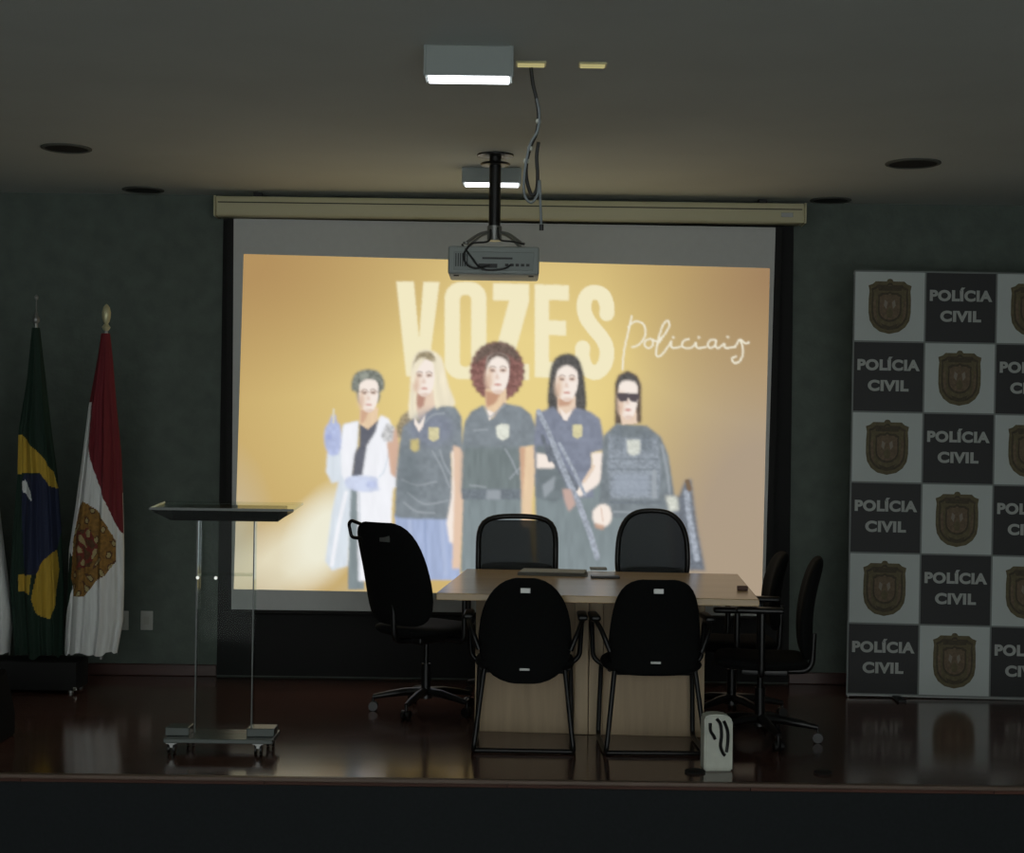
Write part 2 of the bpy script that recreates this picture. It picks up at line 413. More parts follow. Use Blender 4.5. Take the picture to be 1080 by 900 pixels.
p.poly([(418, 297), (436.5, 297), (442, 358), (446.5, 297.5), (463.5, 297.5), (451, 397), (428.5, 397)], cream)
p.ring(rrect(469, 297.5, 513, 400, 17), rrect(485, 311, 497, 387, 5.5), cream)
p.poly([(520, 299), (558, 299.5), (558, 318), (540, 384), (558, 384), (558, 401), (519, 401), (519, 384), (537, 317), (520, 317)], cream)
p.poly([(564, 300), (600, 301), (600, 317), (579, 316.5), (579, 338), (597, 338.5), (597, 354), (579, 353.5), (579, 382), (600, 383), (600, 399), (564, 398)], cream)
p.line([(640, 331), (640, 322), (636, 312), (628, 308.5), (620, 311), (616, 321), (618, 334), (626, 346), (635, 357), (640, 369), (638, 384), (629, 393), (619, 389), (614.5, 378), (614.5, 367)], 15.5, cream, 4)
p.done('title_lettering')
p = Pic(); Z = lambda L_: [(640 + x / 5.684, 280 + y / 5.684) for x, y in L_]
for L_ in ([(150, 305), (128, 400), (108, 490), (98, 560), (94, 625)], [(128, 370), (165, 338), (210, 345), (232, 385), (222, 440), (185, 480), (150, 490)],
           [(262, 440), (232, 452), (228, 482), (250, 496), (275, 480), (276, 452), (262, 440), (300, 455), (330, 430)],
           [(300, 480), (335, 430), (372, 370), (368, 332), (340, 352), (315, 420), (298, 500), (300, 545), (330, 535), (372, 480), (388, 455), (384, 480), (398, 495), (440, 488)],
           [(492, 442), (462, 452), (450, 480), (470, 496), (510, 492), (535, 465), (536, 488), (556, 496), (596, 488)],
           [(650, 446), (618, 450), (606, 478), (622, 496), (648, 480), (656, 450), (652, 482), (668, 496), (704, 470), (706, 490), (724, 496), (770, 488)],
           [(770, 488), (798, 445), (830, 468), (852, 462)], [(800, 448), (812, 480), (816, 530), (796, 575), (765, 585), (750, 560), (775, 545)]):
    p.line(Z(L_), 1.8, cream2, 5, .5)
for x, y in ((398, 432), (552, 432), (726, 430)): p.ell(640 + x / 5.684, 280 + y / 5.684, 1.3, 1.4, cream2)
p.done('script_lettering')
skin = (232, 208, 186); skin_l = (246, 234, 224); skin_s = (202, 160, 134); skin_o = ((232, 204, 170), .06, 'vert')
navy = ((132, 138, 154), .16, 'iso'); greyp = ((132, 140, 146), .16, 'iso'); folds = (162, 169, 175); dark = ((118, 127, 131), .14, 'horz'); pants = ((132, 143, 146), .12, 'vert')
jeans = ((166, 180, 212), .12, 'vert'); coat = ((242, 243, 248), .04, 'vert'); coat_s = ((218, 226, 234), .07, 'vert'); glove = ((182, 192, 226), .14, 'iso')
hair_d = ((92, 90, 88), .25, 'fine'); hair_g = ((128, 132, 124), .35, 'fine'); hair_b = ((238, 228, 202), .1, 'vert'); hair_r = ((138, 100, 94), .3, 'fine'); hair_rt = ((112, 96, 88), .25, 'fine'); root_b = ((158, 145, 118), .25, 'fine')
eye = (128, 112, 106); lip = (206, 150, 140); badge = ((214, 206, 164), .12, 'fine'); badge_w = ((222, 224, 212), .12, 'fine')
black_ = ((104, 106, 116), .1, 'iso'); vest = ((146, 154, 163), .2, 'fine'); vest_d = ((118, 126, 133), .15, 'fine'); gun = ((162, 169, 180), .25, 'fine'); gun_d = ((114, 120, 129), .2, 'fine')
def face(p, cx, cy, w, h, eyes=True):
    p.poly([(cx - w * .5, cy - h * .2), (cx - w * .42, cy - h * .42), (cx, cy - h * .52), (cx + w * .42, cy - h * .42), (cx + w * .5, cy - h * .2), (cx + w * .48, cy + h * .12), (cx + w * .34, cy + h * .36), (cx + w * .14, cy + h * .5), (cx - w * .14, cy + h * .5), (cx - w * .34, cy + h * .36), (cx - w * .48, cy + h * .12)], skin_l, 3, .7)
    p.ell(cx - w * .36, cy + h * .12, w * .2, h * .3, skin, 2, .85); p.ell(cx - w * .40, cy + h * .2, w * .10, h * .2, skin_s, 1.6, .5)
    p.ell(cx + w * .02, cy + h * .46, w * .25, h * .05, skin_s, 1, .5)
    if eyes:
        for sg in (-1, 1):
            p.ell(cx + sg * w * .23, cy - h * .08, w * .17, h * .055, skin_s, 1.2, .7)
            p.ell(cx + sg * w * .23, cy - h * .075, w * .11, h * .028, eye, .5, .9)
            p.line([(cx + sg * w * .09, cy - h * .155), (cx + sg * w * .24, cy - h * .185), (cx + sg * w * .37, cy - h * .14)], 1.1, eye, 3, .6, .7)
    p.poly([(cx - w * .03, cy - h * .04), (cx - w * .12, cy + h * .14), (cx + w * .08, cy + h * .15)], skin_s, 0, 1, .55)
    p.ell(cx, cy + h * .285, w * .17, h * .032, lip, .7, .95)
# woman in a white coat
p = Pic()
p.poly([(368, 500), (380, 500), (384, 622), (367, 622)], pants)
p.poly([(362, 448), (378, 444), (377, 470), (371, 502), (370, 520), (367, 597), (350, 602), (343, 592), (350, 540), (357, 508), (350, 510), (344, 498), (345, 478), (357, 476)], coat_s, 0, 1.2)
p.poly([(363, 448), (378, 445), (376, 470), (371, 505), (366, 512), (360, 500), (359, 470)], coat, 0, .9)
p.poly([(392, 455), (402, 438), (410, 442), (416, 455), (419, 500), (414, 520), (413, 540), (412, 612), (378, 613), (377, 515), (380, 480)], coat, 0, .8)
p.poly([(379, 470), (379, 447), (396, 441), (399, 444), (396, 456), (387, 470), (382, 502), (371, 503), (374, 478)], black_, 0, .8)
p.poly([(364, 505), (376, 502), (395, 503), (403, 508), (400, 517), (384, 519), (366, 515)], ((206, 214, 236), .12, 'iso'), 2, .9)
p.ell(392, 511, 6, 4, glove, 1, .7)
p.poly([(398, 500), (418, 500), (419, 514), (399, 516)], coat, 0, .8)
p.line([(379, 520), (380, 560), (379, 612)], 1.4, (196, 204, 212), 0, .8, .8); p.line([(411, 470), (406, 495), (400, 503)], 1.6, coat_s, 3, .9); p.line([(365, 520), (356, 560), (350, 596)], 4, coat, 3, 1.5)
p.poly([(343, 452), (347, 446), (350, 438), (354, 438), (355, 445), (359, 449), (360, 466), (357, 479), (347, 480), (342, 466)], glove, 2, .9)
p.ell(347, 461, 3, 3, (160, 170, 214), 1, .8); p.line([(351.5, 446), (352, 432)], 2, (220, 214, 190), 0, .6)
p.poly([(380, 430), (399, 430), (398, 444), (388, 453), (379, 447)], skin_o)
p.poly([(380, 432), (389, 434), (384, 446), (380, 447)], skin_s, 0, 1, .8)
p.poly([(371, 412), (371, 402), (376, 393), (388, 389.5), (399, 392), (405, 401), (405, 411), (401, 414), (399, 425), (379, 426), (376, 414)], hair_g, 2, .9)
face(p, 389, 417, 20, 35)
p.line([(378, 413.5), (400, 413.5)], 1.0, eye, 0, .5, .5)
p.poly([(376, 407), (379, 397), (388, 393), (399, 396), (402, 407), (396, 401), (386, 400), (380, 404)], hair_g, 2, .8)
p.ell(384, 397, 5, 3, (172, 176, 164), 1.4, .7)
p.done('pictured_person', 'pictured woman in a white coat raising a gloved hand')
# blonde woman
p = Pic()
p.poly([(416, 542), (479, 542), (486, 612), (420, 612)], jeans)
p.line([(448, 548), (450, 608)], 2, (146, 162, 196), 0, 1, .7); p.line([(432, 550), (436, 606)], 4, (180, 192, 220), 0, 2, .7); p.line([(466, 550), (470, 606)], 4, (180, 192, 220), 0, 2, .7)
p.poly([(418, 450), (424, 438), (433, 432), (434, 446), (424, 462), (417, 462)], root_b, 0, 1)
p.poly([(433, 400), (434, 384), (438, 374), (446, 369), (456, 370), (466, 378), (470, 394), (474, 410), (480, 426), (468, 436), (440, 442), (431, 440), (432, 418)], hair_b, 2, 1)
p.poly([(440, 412), (458, 412), (459, 430), (450, 438), (443, 445), (439, 432)], skin)
p.poly([(440, 414), (449, 418), (447, 428), (442, 432), (439, 426)], (176, 128, 112), 0, 1, .85)
p.poly([(408, 468), (412, 454), (418, 452), (421, 470), (418, 505), (412, 500), (410, 484)], (214, 178, 156), 0, 1)
p.poly([(402, 460), (408, 446), (416, 450), (414, 466), (406, 466)], ((196, 196, 196), .3, 'fine'), 0, 1)
p.poly([(425, 450), (437, 441), (442, 446), (449, 436), (460, 428), (480, 429), (487, 440), (488, 476), (476, 478), (477, 500), (479, 545), (470, 548), (424, 547), (416, 545), (418, 500), (421, 470)], greyp, 0, .8)
p.ell(455, 452, 24, 18, navy, 5, .8)
p.poly([(437, 440), (442, 448), (449, 437), (446, 450), (442, 456), (437, 447)], skin_l, 0, .7)
for L_ in ([(456, 476), (466, 494), (474, 514)], [(424, 506), (440, 512), (460, 508)], [(430, 520), (448, 532), (472, 528)], [(426, 530), (440, 540), (458, 541)], [(464, 475), (468, 488), (475, 500)], [(448, 446), (456, 438), (468, 436)]): p.line(L_, 2, folds, 3, 1, .7)
p.ell(432, 500, 10, 30, (98, 108, 112), 6, .5)
p.poly([(476, 476), (487, 476), (487, 500), (483, 530), (482, 552), (480, 574), (474, 572), (471, 552), (476, 525), (477, 498)], skin_l, 0, .8)
p.poly([(483, 476), (489, 476), (487, 530), (482, 556), (482, 520)], skin_s, 0, 1, .8)
p.poly([(436, 388), (440, 374), (447, 371), (456, 372), (459, 382), (448, 380)], root_b, 2, 1)
face(p, 447.5, 399, 22, 38)
p.poly([(434, 402), (437, 384), (442, 378), (450, 377), (444, 384), (439, 392), (437, 405)], hair_b, 0, .8)
p.poly([(456, 378), (462, 390), (461, 412), (466, 428), (460, 432), (457, 414), (459, 398)], hair_b, 0, .8)
p.poly([(452, 451), (463, 451), (463, 463), (457, 466), (452, 463)], badge, 0, .7); p.poly([(433, 464), (442, 463), (442, 475), (437, 477), (433, 474)], ((198, 184, 128), .1, 'fine'), 0, .8)
p.done('pictured_person', 'pictured blonde woman in a navy polo shirt and jeans')
# curly haired woman
p = Pic()
p.poly([(487, 510), (555, 510), (563, 604), (486, 604)], pants, 0, 1)
p.poly([(478, 470), (490, 474), (489, 510), (487, 560), (485, 600), (477, 600), (479, 520)], (228, 198, 174), 0, 1)
p.ell(524.5, 392, 27.5, 30.5, hair_r, 1.2)
for k in range(26):
    t = k * .2417; p.ell(524.5 + 26 * math.cos(t), 392 + 28.5 * math.sin(t), 3.4, 3.4, hair_r, 1)
p.poly([(499, 384), (506, 368), (524, 361), (541, 366), (550, 382), (538, 376), (524, 372), (510, 378)], hair_rt, 2, 1.6)
p.poly([(512, 410), (534, 410), (534, 430), (522, 444), (512, 432)], skin_o)
p.poly([(512, 412), (528, 416), (522, 426), (513, 430)], (190, 142, 116), 0, 1, .85)
p.poly([(490, 445), (497, 434), (510, 427), (514, 436), (519, 442), (531, 425), (550, 429), (560, 437), (565, 450), (569, 468), (553, 473), (552, 520), (487, 520), (489, 478), (486, 474)], greyp, 0, .8)
p.poly([(488, 472), (552, 472), (552, 520), (487, 520)], ((122, 132, 133), .14, 'vert'), 0, 2.5)
p.poly([(513, 432), (518, 434), (522, 436), (516, 444)], skin_l, 0, .7)
for L_ in ([(500, 454), (514, 453)], [(533, 474), (540, 486), (546, 500)], [(496, 512), (512, 514)], [(512, 430), (516, 440), (524, 434), (532, 428)], [(538, 505), (546, 496), (552, 492)]): p.line(L_, 2, folds, 3, 1, .7)
p.poly([(487, 516), (553, 516), (554, 527), (487, 527)], vest_d, 0, 1); p.poly([(513, 517), (528, 517), (528, 527), (513, 527)], folds, 0, 1, .8)
p.poly([(549, 472), (567, 470), (565, 500), (561, 530), (561, 556), (550, 556), (550, 520)], skin_o, 0, .8)
p.poly([(548, 472), (554, 472), (553, 500), (551, 530)], skin_s, 0, 1, .8)
p.poly([(523, 450), (529, 447), (537, 448), (537, 461), (530, 465), (524, 461)], badge_w, 0, .7)
face(p, 525, 394, 24, 42)
p.poly([(512, 392), (514, 377), (524, 371), (536, 376), (538, 388), (534, 380), (524, 376), (516, 382)], hair_rt, 2, 1)
p.done('pictured_person', 'pictured woman with big curly hair in a dark polo shirt')
# woman with a rifle
p = Pic()
p.poly([(564, 500), (640, 500), (645, 604), (566, 604)], pants, 0, 1)
p.poly([(578, 434), (579, 400), (583, 382), (590, 375), (600, 373), (609, 377), (614, 388), (617, 405), (618, 436), (604, 440), (590, 440)], hair_d, 2, 1)
p.poly([(588, 418), (607, 418), (607, 434), (598, 446), (588, 436)], skin); p.poly([(588, 420), (604, 422), (600, 428), (589, 429)], (194, 150, 124), 0, 1, .85)
p.poly([(565, 436), (584, 429), (590, 436), (597, 442), (606, 430), (622, 434), (633, 442), (639, 474), (624, 478), (626, 525), (566, 525), (563, 470)], navy, 0, .8)
p.poly([(590, 430), (597, 437), (604, 432), (598, 444), (594, 443)], skin_l, 0, .7)
p.poly([(565, 470), (584, 470), (600, 520), (585, 530), (565, 525)], dark, 0, 1.5)
p.poly([(566, 478), (580, 480), (589, 487), (584, 494), (566, 494)], skin_l, 0, .8)
p.poly([(624, 478), (638, 477), (638, 500), (630, 512), (612, 524), (604, 520), (618, 506), (625, 496)], skin_l, 0, .8); p.line([(626, 492), (616, 508)], 3, skin, 0, 1.5)
p.line([(579, 474), (592, 494), (606, 514)], 9, gun_d, 0, 1); p.line([(568, 434), (576, 450), (586, 474)], 5, gun, 0, .8)
p.line([(584, 470), (596, 500), (610, 530), (622, 562), (630, 588)], 6, gun, 0, 1); p.line([(590, 468), (606, 498), (617, 522)], 3.4, gun, 0, .8); p.line([(572, 460), (580, 486)], 4, gun_d, 0, 1)
p.poly([(593, 516), (602, 516), (607, 532), (600, 540), (596, 530)], (198, 170, 160), 0, 1); p.poly([(572, 512), (586, 502), (584, 516), (574, 526)], folds, 0, 1, .8)
p.poly([(604, 448), (614, 448), (614, 460), (609, 463), (604, 460)], badge, 0, .7)
face(p, 598, 403, 23, 40)
p.poly([(584, 402), (586, 384), (597, 378), (609, 384), (613, 400), (608, 391), (598, 385), (588, 391)], hair_d, 2, .8)
p.done('pictured_person', 'pictured long-haired woman holding a rifle across her body')
# woman in a vest and sunglasses
p = Pic()
p.poly([(634, 520), (700, 520), (712, 604), (632, 604)], pants, 0, 1)
p.poly([(648.5, 448), (648.5, 405), (652, 396), (662, 391), (672, 396), (676.5, 406), (676.5, 446)], ((110, 96, 84), .25, 'fine'), 0, 1)
p.poly([(636, 460), (650, 447), (682, 449), (697, 461), (705, 480), (711, 520), (708, 552), (697, 550), (640, 545), (632, 530)], ((126, 134, 139), .2, 'iso'), 0, .9)
p.poly([(642, 458), (660, 462), (694, 462), (697, 500), (694, 526), (644, 526), (641, 490)], vest, 0, 1)
for y in (484, 495, 506, 517): p.line([(643, y), (694, y + .5)], 1.8, vest_d, 0, 1, .6)
p.line([(690, 498), (690, 524)], 5, folds, 0, 1.2, .8); p.poly([(647, 500), (684, 500), (684, 522), (647, 522)], (162, 171, 184), 0, 2, .6)
p.poly([(646, 452), (656, 450), (656, 474), (646, 474)], vest_d, 0, 1.4, .7); p.poly([(676, 455), (688, 458), (688, 478), (676, 476)], vest_d, 0, 1.4, .7)
p.poly([(661, 464), (675, 464), (675, 478), (668, 481), (662, 478)], badge_w, 0, 1, .85)
p.line([(644, 530), (696, 530)], 3, vest_d, 0, 1); p.line([(648, 540), (690, 541)], 2, folds, 0, 1, .7)
p.poly([(625, 540), (634, 532), (643, 535), (645, 548), (638, 556), (627, 552)], skin_l, 2, .8); p.poly([(627, 552), (638, 554), (636, 559), (628, 557)], skin_s, 0, 1, .8); p.line([(634, 536), (636, 550)], 1.2, skin_s, 0, .8, .6)
p.poly([(653, 432), (671, 432), (672, 447), (656, 448)], skin)
face(p, 662.5, 420, 20, 44, eyes=False)
p.poly([(651, 414.5), (674, 415), (674, 420), (671, 424.5), (665, 423.5), (663, 419.5), (661, 423.5), (654, 424), (651, 419)], (92, 84, 88), 0, .6)
p.poly([(650, 412), (652, 399), (662, 393), (672, 399), (675, 412), (670, 403), (656, 402)], hair_d, 2, .9)
p.line([(698, 470), (704, 500), (707, 528)], 3, folds, 3, 1.2, .7)
p.poly([(702, 520), (716, 524), (722, 508), (729, 505), (732, 530), (736, 560), (744, 602), (712, 602), (706, 560)], gun_d, 0, 1.3)
p.line([(724, 520), (727, 545), (735, 590)], 6, gun, 0, 1.5); p.poly([(702, 523), (714, 524), (716, 538), (706, 540)], badge_w, 0, 1.4, .9); p.line([(725, 508), (727, 516)], 5, (124, 104, 84), 0, 1)
p.done('pictured_person', 'pictured woman in a tactical vest and sunglasses')
canvas = np.stack([blur(canvas[..., k], .5) for k in range(3)], -1)

slide_mat = bpy.data.materials.new('projected_picture'); slide_mat.use_nodes = True; nt = slide_mat.node_tree; nt.nodes.clear()
e_ = nt.nodes.new('ShaderNodeEmission'); o_ = nt.nodes.new('ShaderNodeOutputMaterial'); at_ = nt.nodes.new('ShaderNodeAttribute'); at_.attribute_name = 'picture'
nt.links.new(at_.outputs['Color'], e_.inputs[0]); nt.links.new(e_.outputs[0], o_.inputs[0])
NU, NV = 440, 288
SQ = [np.array(v, float) for v in ((257, 268), (812, 283), (803.5, 632), (246.5, 621.5))]
uu, vv = np.meshgrid(np.linspace(0, 1, NU + 1), np.linspace(0, 1, NV + 1))
PX = [((SQ[0][k] * (1 - uu) + SQ[1][k] * uu) * (1 - vv) + (SQ[3][k] * (1 - uu) + SQ[2][k] * uu) * vv) for k in (0, 1)]
ix = np.clip(((PX[0] - CX0) * RES).astype(int), 0, CWD - 1); iy = np.clip(((PX[1] - CY0) * RES).astype(int), 0, CH - 1)
VC = canvas[iy, ix]
def slide_mesh(name, m, off, parent):
    """cells of the picture grid where the mask m holds, as a thin mesh"""
    if m is None: cells = np.ones((NV, NU), bool)
    else: mm = m[iy, ix]; cells = (mm[:-1, :-1] + mm[1:, 1:] + mm[1:, :-1] + mm[:-1, 1:]) / 4 > .5
    ids = -np.ones((NV + 1, NU + 1), int); used = np.zeros((NV + 1, NU + 1), bool)
    for a, b in ((0, 0), (0, 1), (1, 0), (1, 1)): used[a:NV + a, b:NU + b] |= cells
    ids[used] = np.arange(used.sum())
    vs = []
    for x, y in zip(PX[0][used], PX[1][used]):
        q_ = loc(at(x, y, SD - off)); vs.append((q_.x, q_.y, q_.z))
    cy_, cx_ = np.nonzero(cells)
    fs = np.stack([ids[cy_, cx_], ids[cy_ + 1, cx_], ids[cy_ + 1, cx_ + 1], ids[cy_, cx_ + 1]], 1).tolist()
    me = bpy.data.meshes.new(name); me.from_pydata(vs, [], fs); me.materials.append(slide_mat)
    ca_ = me.color_attributes.new('picture', 'FLOAT_COLOR', 'POINT')
    ca_.data.foreach_set('color', np.concatenate([VC[used], np.ones((used.sum(), 1))], 1).ravel())
    o = bpy.data.objects.new(name, me); COL.objects.link(o); o.parent = parent
    return o
slide = slide_mesh('projected_slide', None, .0015, scr); slide['label'] = 'glowing gold slide with five women and a large title'
for k, (name, lab, m) in enumerate(masks):
    for _, _, later in masks[k + 1:]: m = m * (later < .5)
    o = slide_mesh(name, m, .0025, slide)
    if lab: o['label'] = lab

# ------------------------------------------------------------------ ceiling fittings
def ceiling_light(px, D, w_, d_, h_, label):
    X = at(px, 80, D).x
    t = thing('ceiling_light', label, 'ceiling light', (X, D, CEIL), 0, 'boxy ceiling lights')
    bm = B(); box(bm, (0, d_ / 2, -h_ / 2), (w_, d_, h_), .004); hs = obj('housing', bm, M['lightbox'], t)
    bm = B(); box(bm, (0, d_ / 2, -h_ - .004), (w_ - .02, d_ - .02, .01), .003); obj('diffuser', bm, M['glow'], t)
    for s in (-1, 1):
        bm = B(); box(bm, (s * (w_ / 2 + .002), d_ / 2, -h_ / 2), (.01, d_ + .006, h_ + .01), .003); obj('end_cap', bm, M['lightbox'], t)
ceiling_light(494, 4.64 * K, .34, .12, .118, 'lit box-shaped ceiling light nearer the viewer, beside the hanging cable')
ceiling_light(520, 6.72 * K, .325, .12, .085, 'lit box-shaped ceiling light behind the projector pole')
def downlight(px, py, w_, d_, glow, label, name='recessed_downlight', group=None):
    c = onz(px, py, CEIL)
    t = thing(name, label, 'ceiling fitting', (c.x, c.y, CEIL), 0, group)
    if glow:
        bm = B(); box(bm, (0, 0, -.004), (w_, d_, .008), .002); obj('trim_plate', bm, M['brass'], t)
        bm = B(); box(bm, (0, 0, -.0095), (w_ - .016, d_ - .016, .004), .001); obj('lamp_face', bm, M['spotglow'], t)
    else:
        bm = B(); lathe(bm, [(w_ / 2, 0), (w_ / 2, -.006), (w_ / 2 - .012, -.01), (w_ / 2 - .02, -.01), (w_ / 2 - .02, -.001)], n=32); obj('rim', bm, M['grille'], t, True)
        bm = B(); lathe(bm, [(w_ / 2 - .022, -.001), (w_ / 2 - .022, -.005), (.01, -.007)], n=32); obj('grille', bm, M['backing'], t, True)
downlight(560, 66.5, .125, .075, True, 'small lit warm downlight where the cable leaves the ceiling')
downlight(625, 67.5, .115, .075, True, 'small lit warm downlight right of the hanging cable')
downlight(70, 156, .27, 0, False, 'dark round ceiling grille at the left of the photo', 'ceiling_grille')
downlight(963, 172, .30, 0, False, 'dark round ceiling grille at the right of the photo', 'ceiling_grille')
downlight(151, 200, .26, 0, False, 'dark round ceiling grille close to the wall above the flags', 'ceiling_grille')
downlight(876, 211, .26, 0, False, 'dark round ceiling grille close to the wall by the screen casing end', 'ceiling_grille')

# hanging cable
c = onz(560, 68, CEIL)
t = thing('hanging_cable', 'loose grey and dark cable hanging from the ceiling beside the projector', 'cable', (c.x, c.y, CEIL))
def cpts(L_): return [at(x, y, c.y + dy) - Vector((c.x, c.y, CEIL)) for x, y, dy in L_]
bm = B(); pts = [Vector((0, 0, -.012))] + cpts([(562, 88, .02), (566, 105, .03), (568, 122, .03), (566, 140, .03), (559, 156, .04), (555, 175, .05), (556, 192, .05), (561, 206, .05), (566, 200, .05), (567, 184, .04), (566, 165, .03), (568, 150, .03)])
tube(bm, smoothpath(pts, 4), .0075); obj('dark_cable', bm, M['cable_d'], t, True)
bm = B(); pts = cpts([(566, 104, -.0), (569, 120, -.0), (567, 138, 0), (560, 150, .0), (556, 165, .0), (553, 185, 0), (553, 205, 0), (560, 214, 0), (567, 205, 0), (569, 190, 0), (570, 215, 0), (571, 238, 0)])
tube(bm, smoothpath(pts, 4), .0055); obj('grey_cable', bm, M['cable_g'], t, True)
bm = B(); q0 = at(571, 240, c.y) - Vector((c.x, c.y, CEIL)); cyl(bm, q0 + Vector((0, 0, .012)), q0 + Vector((0, 0, -.012)), .009); obj('plug', bm, M['cable_d'], t, True)
for (x, y) in ((568, 128), (559, 157), (555, 170)):
    bm = B(); q0 = at(x, y, c.y + .01) - Vector((c.x, c.y, CEIL)); cyl(bm, q0 + Vector((0, 0, .008)), q0 + Vector((0, 0, -.008)), .012); obj('cable_tie', bm, M['white'], t, True)

# projector on its ceiling pole
PD = 6.42 * K
pc = at(521, 280, PD)
t = thing('projector_mount', 'black ceiling pole and plate carrying the projector', 'projector mount', (pc.x, PD, CEIL))
zt = at(521, 262, PD).z - CEIL
bm = B(); lathe(bm, [(.10, 0), (.10, -.008), (.03, -.012)], n=32); obj('ceiling_plate', bm, M['black'], t, True)
bm = B(); lathe(bm, [(.075, -.045), (.082, -.05), (.075, -.058), (.02, -.06)], n=32); obj('flange', bm, M['black'], t, True)
bm = B(); cyl(bm, (0, 0, -.012), (0, 0, zt + .1), .032, n=28); obj('pole', bm, M['black'], t, True)
bm = B(); cyl(bm, (0, 0, zt + .12), (0, 0, zt + .04), .04)
for sx in (-1, 1):
    for sy in (-1, 1):
        tube(bm, smoothpath([(0, 0, zt + .09), (sx * .07, sy * .04, zt + .075), (sx * .13, sy * .09, zt + .03), (sx * .15, sy * .10, zt + .012)], 5), .009)
        cyl(bm, (sx * .15, sy * .10, zt + .02), (sx * .15, sy * .10, zt + .008), .016)
obj('bracket', bm, M['alu'], t, True)
t = thing('projector', 'grey boxy video projector hanging from the black ceiling pole', 'projector', (pc.x, PD, at(521, 294, PD).z))
h_ = .16
bm = B(); box(bm, (0, 0, .08), (.485, .34, .150), .012, seg=3); body = obj('body', bm, M['projbody'], t, True)
bm = B(); box(bm, (-.0, -.171, .075), (.43, .006, .10), .004); obj('rear_panel', bm, M['lightbox'], body)
bm = B()
for i in range(6): box(bm, (-.20 + i * .012, -.1755, .08), (.005, .004, .07))
for i in range(5): box(bm, (.07 + i * .028, -.1755, .055), (.018, .004, .014))
box(bm, (-.03, -.1755, .05), (.10, .004, .022)); box(bm, (.02, -.1755, .09), (.16, .004, .01))
obj('port', bm, M['projdark'], body)
bm = B(); cyl(bm, (.12, .165, .085), (.12, .20, .085), .045); obj('lens', bm, M['projdark'], t, True)
bm = B()
tube(bm, smoothpath([(-.02, -.18, .05), (-.11, -.2, .035), (-.16, -.19, .09), (-.12, -.17, .165), (-.03, -.1, .19), (-.02, -.045, .26)], 6), .0055)
tube(bm, smoothpath([(.09, -.18, .055), (.05, -.21, .03), (-.06, -.2, .03), (-.13, -.18, .11), (-.17, -.15, .165)], 6), .005)
tube(bm, smoothpath([(.16, -.15, .17), (.1, -.17, .18), (.03, -.1, .2), (.02, -.045, .27)], 6), .005)
obj('cable', bm, M['cable_d'], t, True)
for s in (-1, 1):
    bm = B(); cyl(bm, (s * .2, -.1, .0), (s * .2, -.1, .012), .014); obj('foot', bm, M['projdark'], t, True)

# ------------------------------------------------------------------ wall outlets
for px, lab in ((155, 'white wall outlet plate, the one fully clear of the flag'), (129.5, 'white wall outlet plate half hidden behind the red and white flag')):
    c = at(px, 654.5, WALL)
    t = thing('wall_outlet', lab, 'outlet', (c.x, WALL, c.z), 0, 'wall outlets by the flags')
    bm = B(); box(bm, (0, -.005, 0), (.078, .010, .122), .004); obj('cover_plate', bm, M['outlet'], t, True)
    bm = B(); box(bm, (0, -.0115, 0), (.034, .004, .05), .001)
    obj('socket', bm, M['paper'], t)

# ------------------------------------------------------------------ lettered backdrop banner
BD = 7.18 * K
s_ = F / BD
TW = 74.4 / s_
bt = thing('backdrop_banner', 'tall checkered black and white backdrop with gold shields and lettering', 'backdrop', (at(968, 737, BD).x, BD, 0))
bt.rotation_euler = (0, R(.45), R(-2.0))
NC, NR = 5, 6
z0 = .022
def tl(c, r): return (-TW + c * TW, z0 + (NR - r) * TW)      # top left corner of a tile
bm = B()
for r in range(NR):
    for c in range(NC):
        x, z = tl(c, r); bl = (r + c) % 2
        box(bm, (x + TW / 2, 0, z - TW / 2), (TW, .006, TW), mi=bl)
for k in range(NC + 1): box(bm, (-TW + k * TW, -.0032, z0 + NR * TW / 2), (.010, .001, NR * TW), mi=2)
for k in range(NR + 1): box(bm, (-TW + NC * TW / 2, -.0034, z0 + k * TW), (NC * TW, .001, .010), mi=2)
fab = obj('printed_fabric', bm, (M['bw'], M['bk'], M['bgrey']), bt)
bm = B()
for x in (-TW + .012, -TW + NC * TW - .012): cyl(bm, (x, .02, .0), (x, .02, z0 + NR * TW), .011)
for z in (.012, z0 + NR * TW - .012): cyl(bm, (-TW, .02, z), (-TW + NC * TW, .02, z), .011)
obj('frame', bm, M['alu'], bt, True)
for x in (-TW + .3, -TW + NC * TW - .3):
    bm = B(); box(bm, (x, .02, .008), (.05, .36, .016), .004); obj('foot', bm, M['blacktube'], bt)
# shield
def flat(bm, pts, y, mi, cx=0, cz=0, sm=0):
    if sm: pts = [(v.x, v.y) for v in smoothpath([(x, z, 0) for x, z in pts], sm, True)]
    vs = [bm.verts.new((cx + x, y, cz + z)) for x, z in pts]
    es = [bm.edges.new((vs[i], vs[(i + 1) % len(vs)])) for i in range(len(vs))]
    g = bmesh.ops.triangle_fill(bm, use_beauty=True, use_dissolve=False, edges=es)
    for f in g['geom']:
        if isinstance(f, bmesh.types.BMFace): f.material_index = mi
def shield(k):
    h = [(0, 1.06), (.1, 1.04), (.16, .96), (.66, .96), (.80, .86), (1.0, .80), (.95, .6), (.98, .3), (.98, -.2), (.92, -.5), (.74, -.74), (.44, -.92), (0, -1.0)]
    return [(x * k * .13, z * k * .163) for x, z in h] + [(-x * k * .13, z * k * .163) for x, z in h[-2:0:-1]]
bm = B()
flat(bm, shield(1), -.0042, 0); flat(bm, shield(.86), -.0046, 1); flat(bm, shield(.78), -.0050, 0)
flat(bm, [(-.075, .128), (.075, .128), (.068, .1), (-.068, .1)], -.0054, 1)
flat(bm, shield(.56), -.0054, 1); flat(bm, shield(.48), -.0058, 2)
